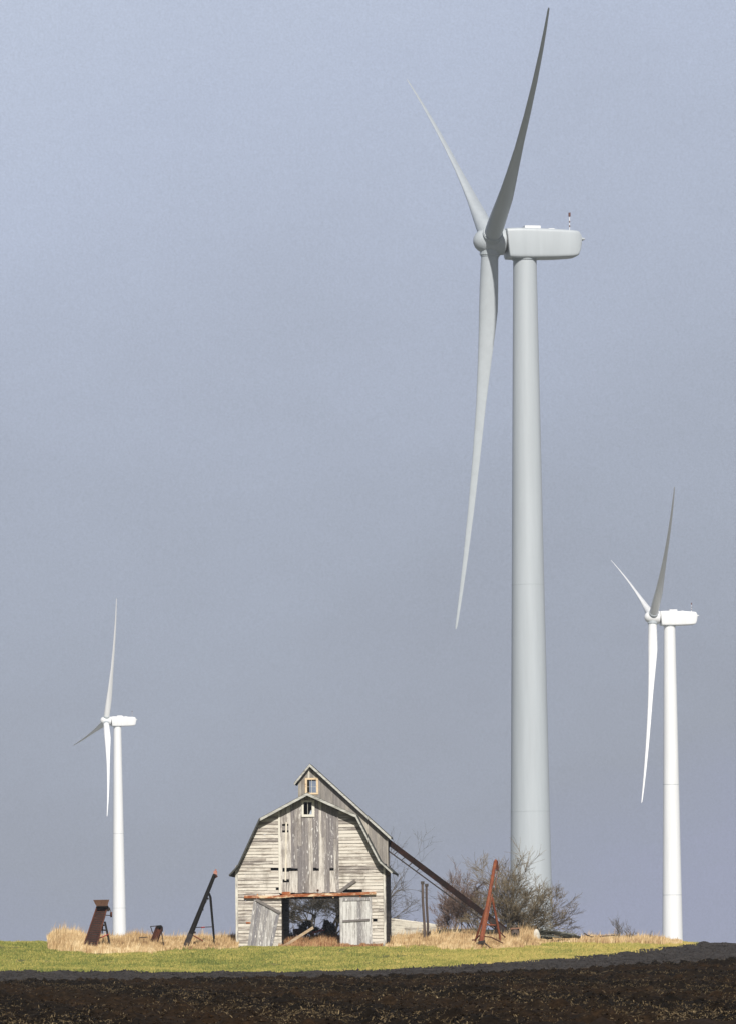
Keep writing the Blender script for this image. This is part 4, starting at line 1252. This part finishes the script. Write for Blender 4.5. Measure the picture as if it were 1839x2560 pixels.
def make_turbine():
    root = thing('wind_turbine', 'x', 'wind turbine', (0, 0, 0), 'wind turbines behind the barn')
    m = MB(); top = HUBH - 1.75
    revolve(m, [(BOTR, -2.5), (BOTR, 0)] + [(BOTR + (TOPR - BOTR) * (z / top) ** .92, z) for z in np.linspace(2, top, 22)], 48)
    tw = m.build('tower', M['white_paint'], root, smooth=True)
    for z in (20.3, 46.5):
        m = MB(); r = BOTR + (TOPR - BOTR) * (z / top) ** .92
        revolve(m, [(r + .003, z - .06), (r + .009, z - .05), (r + .009, z + .05), (r + .003, z + .06)], 48); m.build('flange', M['grey_seam'], tw, smooth=False)
    # nacelle: rounded box lofted along x
    m = MB()
    secs = [(-2.28, -1.62, 1.55, 1.55), (-2.20, -1.80, 1.60, 1.66), (-1.0, -1.86, 1.66, 1.72), (1.0, -1.84, 1.64, 1.72), (3.5, -1.78, 1.56, 1.68), (5.3, -1.66, 1.47, 1.6), (5.9, -1.56, 1.42, 1.54), (6.15, -1.40, 1.36, 1.46), (6.35, -.9, 1.12, 1.36), (6.5, -.2, .85, 1.25)]
    N = 28; vs, fs = [], []
    for (xx, zb, zt, hw) in secs:
        zc, hz = (zb + zt) / 2, (zt - zb) / 2
        for k in range(N):
            a = 2 * math.pi * k / N; ca, sa = math.cos(a), math.sin(a); e = .20
            skew = -.12 if xx < -2 else 0
            yy = math.copysign(abs(ca) ** e, ca) * hw; zz = math.copysign(abs(sa) ** e, sa) * hz
            vs.append((xx + (-.16 * zz / 1.6 if xx < -2 else 0), yy, zc + zz))
    for i in range(len(secs) - 1):
        for k in range(N):
            k2 = (k + 1) % N; fs.append((i * N + k, i * N + k2, (i + 1) * N + k2, (i + 1) * N + k))
    fs.append(tuple(range(N))[::-1]); fs.append(tuple((len(secs) - 1) * N + k for k in range(N)))
    m.add([(x_, y_, z_ + NZ) for x_, y_, z_ in vs], fs)
    na = m.build('nacelle', M['white_paint'], root, smooth=True)
    m = MB(); m.box(-.1, 1.75, -.7, .7, NZ + 1.62, NZ + 1.98); m.build('hatch', M['hatch'], na)
    m = MB(); m.box(2.75, 3.45, -.5, .5, NZ + 1.50, NZ + 1.72); m.build('hatch', M['hatch'], na)
    m = MB(); m.hexa([(6.3, -.9, NZ + .45), (7.0, -.9, NZ + .42), (7.0, .9, NZ + .42), (6.3, .9, NZ + .45), (6.3, -.9, NZ + .72), (6.9, -.9, NZ + .58), (6.9, .9, NZ + .58), (6.3, .9, NZ + .72)]); m.build('tail_hood', M['white_paint'], na)
    m = MB(); m.tube([(5.35, 0, NZ + 1.4), (5.35, 0, NZ + 3.2)], .05, 6); m.build('mast', M['hatch'], na)
    for z in (1.95, 2.45):
        m = MB(); m.tube([(5.35, 0, NZ + z), (5.35, 0, NZ + z + .18)], .075, 6); m.build('mast_band', M['lamp_red'], na)
    m = MB(); m.box(5.24, 5.46, -.1, .1, NZ + 3.15, NZ + 3.6); m.build('beacon', M['lamp_red'], na)
    m = MB(); revolve(m, [(TOPR + .12, HUBH - 1.95), (TOPR + .12, HUBH - 1.70)], 36); m.build('yaw_collar', M['grey_seam'], tw)
    # hub: nose to -x, origin at the rotor centre
    m = MB()
    prof = [(.05, -2.06), (.42, -1.98), (.82, -1.78), (1.15, -1.42), (1.38, -.95), (1.52, -.3), (1.58, .5), (1.56, 1.2), (1.52, 1.55)]
    revolve(m, prof, 32, 'x')
    hub = m.build('hub', M['white_paint'], root, smooth=True)
    hub.location = (-4.02, 0, HUBH + .18)
    m = MB(); revolve(m, [(1.34, 1.56), (1.34, 1.74)], 32, 'x'); m.build('hub_gap', M['seam'], hub)
    cone = R(1.5)
    for k in range(3):
        th = 2 * math.pi * k / 3
        Rm = Matrix.Rotation(th, 4, 'X') @ Matrix.Rotation(-cone, 4, 'Y')
        m = MB(); vs, fs = [], []; N = 22
        st = [(1.1, 1.06, 1), (1.45, 1.04, 1), (2.2, 1.02, 1), (3.5, 1.05, .95), (5.5, 1.09, .80), (8.0, 1.10, .60), (10.5, .97, .50), (14, .79, .43), (19, .57, .37), (25, .45, .33), (31, .36, .30), (37, .27, .30), (41, .20, .30), (43.6, .15, .32), (44.6, .13, .34), (44.95, .03, .4)]
        for (r, hc, tk) in st:
            tw_ = R(np.interp(r, [1, 4, 9, 20, 45], [70, 70, 69, 68, 66]))
            mixf = min(1, max(0, (r - 2.2) / 6.5))
            for j in range(N):
                a = 2 * math.pi * j / N
                cx_ = math.cos(a) * hc; tz_ = math.sin(a) * hc * tk
                if mixf > 0:
                    cx_ += -.22 * hc * mixf
                    tz_ *= (1 - .45 * mixf * (1 - math.cos(a)) / 2 * 1.1)
                # chord direction: mostly tangential (y), pitched toward x
                x_ = cx_ * math.sin(tw_) * -1 + tz_ * math.cos(tw_)
                y_ = -cx_ * math.cos(tw_) - tz_ * math.sin(tw_)
                bend = -1.5 * (r / 45) ** 2.6
                vs.append(Rm @ Vector((x_ + bend, y_, r)))
        for i in range(len(st) - 1):
            for j in range(N):
                j2 = (j + 1) % N; fs.append((i * N + j, i * N + j2, (i + 1) * N + j2, (i + 1) * N + j))
        fs.append(tuple((len(st) - 1) * N + j for j in range(N)))
        m.add(vs, fs); m.build('blade', M['white_paint'], hub, smooth=True)
        m = MB(); vs = []; fs = []
        for (rr, z) in ((1.18, 1.0), (1.18, 1.62), (1.10, 1.70), (1.10, 1.78), (1.0, 1.79)):
            for j in range(26):
                a = 2 * math.pi * j / 26; vs.append(Rm @ Vector((rr * math.cos(a), rr * math.sin(a), z)))
        for i in range(4):
            for j in range(26): fs.append((i * 26 + j, i * 26 + (j + 1) % 26, (i + 1) * 26 + (j + 1) % 26, (i + 1) * 26 + j))
        m.add(vs, fs); m.build('blade_collar', M['grey_seam'], hub)
    return root, hub


def children(o): return [c for c in bpy.data.objects if c.parent == o]


proto, phub = make_turbine()
tree_ = [(p, children(p)) for p in children(proto)]


def copy_turbine():
    r = proto.copy(); C.objects.link(r)
    hubc = None
    for p, subs in tree_:
        c = p.copy(); C.objects.link(c); c.parent = r
        if p is phub: hubc = c
        for s in subs:
            d = s.copy(); C.objects.link(d); d.parent = c
    return r, hubc


specs = [(1310, 608, 740, 11.2, 62.0, 2, 'largest wind turbine, greyed for cloud shade, towering right of the barn'),
         (1672, 1545, 1518, 8.6, 51.0, 2.4, 'white wind turbine farthest right, its foot hidden by the dark field edge'),
         (294, 1803, 2250, 13.5, 20.5, 5, 'smallest white wind turbine far off at the left')]
for i, (px, py, d, yaw, rot, tilt, lab) in enumerate(specs):
    r, hb = (proto, phub) if i == 0 else copy_turbine()
    tp = P(px, py, d)
    r.location = (tp.x, tp.y, tp.z - HUBH)
    r.rotation_euler = (0, 0, R(yaw)); r['label'] = lab
    hb.rotation_euler = (R(rot), R(tilt), 0)
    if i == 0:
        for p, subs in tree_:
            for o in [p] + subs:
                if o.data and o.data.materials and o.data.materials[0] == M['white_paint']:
                    o.material_slots[0].link = 'OBJECT'; o.material_slots[0].material = M['shade_grey_paint']
    else:
        for c in children(r):
            for o in [c] + children(c):
                if o.material_slots and o.material_slots[0].material in (M['shade_grey_paint'],):
                    o.material_slots[0].link = 'OBJECT'; o.material_slots[0].material = M['white_paint']

# ------------------------------------------------------------------ sky and sun
SUN_E, SUN_A = R(40), R(-8)       # elevation; azimuth to the left of straight behind the camera
sd = Vector((-math.sin(SUN_A) * math.cos(SUN_E), -math.cos(SUN_A) * math.cos(SUN_E), math.sin(SUN_E)))
sun = bpy.data.lights.new('sun', 'SUN'); sun.energy = 5.0; sun.angle = R(.53); sun.color = (1, .955, .885)
so = bpy.data.objects.new('sun', sun); C.objects.link(so); so.rotation_euler = sd.to_track_quat('Z', 'Y').to_euler()
so.location = (-50, -100, 120)

w = bpy.data.worlds.new('World'); SC.world = w; w.use_nodes = True
nt = w.node_tree; nt.nodes.clear()


def N_(t, **k):
    n = nt.nodes.new(t)
    for a, b in k.items(): setattr(n, a, b)
    return n


L_ = nt.links.new
out = N_('ShaderNodeOutputWorld'); bg = N_('ShaderNodeBackground'); L_(bg.outputs[0], out.inputs[0]); bg.inputs['Strength'].default_value = .05
sky = N_('ShaderNodeTexSky'); sky.sky_type = 'NISHITA'; sky.sun_disc = False; sky.sun_elevation = SUN_E
sky.sun_rotation = math.atan2(sd.x, sd.y); sky.altitude = 200; sky.dust_density = 1.5
tc = N_('ShaderNodeTexCoord'); sp_ = N_('ShaderNodeSeparateXYZ'); L_(tc.outputs['Generated'], sp_.inputs[0])
mr = N_('ShaderNodeMapRange'); mr.inputs['From Min'].default_value = 0; mr.inputs['From Max'].default_value = .16; L_(sp_.outputs['Z'], mr.inputs['Value'])
# slow cloud structure
mp = N_('ShaderNodeMapping'); mp.inputs['Scale'].default_value = (1, 1, 1.8); L_(tc.outputs['Generated'], mp.inputs['Vector'])
no = N_('ShaderNodeTexNoise'); no.inputs['Scale'].default_value = 12; no.inputs['Detail'].default_value = 9; no.inputs['Roughness'].default_value = .62; L_(mp.outputs[0], no.inputs['Vector'])
no2 = N_('ShaderNodeTexNoise'); no2.inputs['Scale'].default_value = 3000; no2.inputs['Detail'].default_value = 3; no2.inputs['Roughness'].default_value = .8; L_(tc.outputs['Generated'], no2.inputs['Vector'])
ad = N_('ShaderNodeMath', operation='MULTIPLY_ADD'); L_(no.outputs['Fac'], ad.inputs[0]); ad.inputs[1].default_value = .50; ad.inputs[2].default_value = -.25
mrx = N_('ShaderNodeMapRange'); mrx.inputs['From Min'].default_value = -.1; mrx.inputs['From Max'].default_value = .1; mrx.inputs['To Min'].default_value = .12; mrx.inputs['To Max'].default_value = -.12; L_(sp_.outputs['X'], mrx.inputs['Value'])
a1 = N_('ShaderNodeMath', operation='ADD'); L_(ad.outputs[0], a1.inputs[0]); L_(mrx.outputs[0], a1.inputs[1])
a2 = N_('ShaderNodeMath', operation='ADD'); L_(a1.outputs[0], a2.inputs[0]); L_(mr.outputs[0], a2.inputs[1])
cr = N_('ShaderNodeValToRGB'); L_(a2.outputs[0], cr.inputs[0])


def lin(r, g, b):
    f = lambda c: c / 12.92 if c <= .04045 else ((c + .055) / 1.055) ** 2.4
    return (f(r / 255), f(g / 255), f(b / 255), 1)


stops = [(0.0, lin(154, 159, 183)), (.06, lin(152, 158, 178)), (.17, lin(153, 159, 173)), (.36, lin(163, 171, 187)), (.60, lin(174, 183, 202)), (.84, lin(183, 193, 214)), (1.0, lin(189, 199, 219))]
el = cr.color_ramp.elements
while len(el) < len(stops): el.new(.5)
for e_, (p_, c_) in zip(el, stops): e_.position = p_; e_.color = c_
# fine mottling of the cloud
hs = N_('ShaderNodeMapRange'); hs.inputs['From Min'].default_value = .25; hs.inputs['From Max'].default_value = .75; hs.inputs['To Min'].default_value = 17.8; hs.inputs['To Max'].default_value = 22.2
L_(no2.outputs['Fac'], hs.inputs['Value'])
vm = N_('ShaderNodeVectorMath', operation='SCALE'); L_(cr.outputs['Color'], vm.inputs[0]); L_(hs.outputs[0], vm.inputs['Scale'])
# the cloud bank stands low in the direction of the view; clear sky elsewhere
m1 = N_('ShaderNodeMapRange', interpolation_type='SMOOTHSTEP'); m1.inputs['From Min'].default_value = .55; m1.inputs['From Max'].default_value = .25; L_(sp_.outputs['Z'], m1.inputs['Value'])
m2 = N_('ShaderNodeMapRange', interpolation_type='SMOOTHSTEP'); m2.inputs['From Min'].default_value = -.2; m2.inputs['From Max'].default_value = .35; L_(sp_.outputs['Y'], m2.inputs['Value'])
mm_ = N_('ShaderNodeMath', operation='MULTIPLY'); L_(m1.outputs[0], mm_.inputs[0]); L_(m2.outputs[0], mm_.inputs[1])
mixn = N_('ShaderNodeMix', data_type='RGBA'); L_(mm_.outputs[0], mixn.inputs[0]); L_(sky.outputs[0], mixn.inputs[6]); L_(vm.outputs[0], mixn.inputs[7])
L_(mixn.outputs[2], bg.inputs['Color'])

# ------------------------------------------------------------------ thin haze over the plain
HAZE = 0.9e-4
xa = max(abs(gx[0]), gx[-1]) + 40
m = MB(); m.box(-xa, xa, gy[0] - 40, gy[-1] + 40, float(GZ.min()) - 1, 134)
hm_ = bpy.data.materials.new('thin haze'); hm_.use_nodes = True; ht_ = hm_.node_tree
ht_.nodes.remove(ht_.nodes['Principled BSDF'])
pv = ht_.nodes.new('ShaderNodeVolumePrincipled'); pv.inputs['Color'].default_value = (.80, .86, .95, 1); pv.inputs['Density'].default_value = HAZE; pv.inputs['Anisotropy'].default_value = 0
ht_.links.new(pv.outputs[0], ht_.nodes['Material Output'].inputs['Volume'])
if HAZE: tag(m.build('haze', hm_), kind='stuff')

# ------------------------------------------------------------------ camera
cam = bpy.data.cameras.new('camera'); co_ = bpy.data.objects.new('camera', cam); C.objects.link(co_); SC.camera = co_
cam.sensor_fit = 'VERTICAL'; cam.sensor_height = 36; cam.sensor_width = 36 * 1839 / 2560
cam.lens = 36 / (2560 * K); cam.shift_y = (YH - 1280) / 2560; cam.shift_x = 0
cam.clip_start = 1; cam.clip_end = 20000
co_.location = (0, 0, CAMZ)
co_.matrix_world = Matrix.Translation((0, 0, CAMZ)) @ Matrix.Rotation(R(90), 4, 'X') @ Matrix.Rotation(-ROLL, 4, 'Z')
SC.view_settings.view_transform = 'Standard'; SC.view_settings.look = 'None'; SC.view_settings.gamma = 1; SC.view_settings.exposure = 0
SC.cycles.max_bounces = 6; SC.cycles.transparent_max_bounces = 8
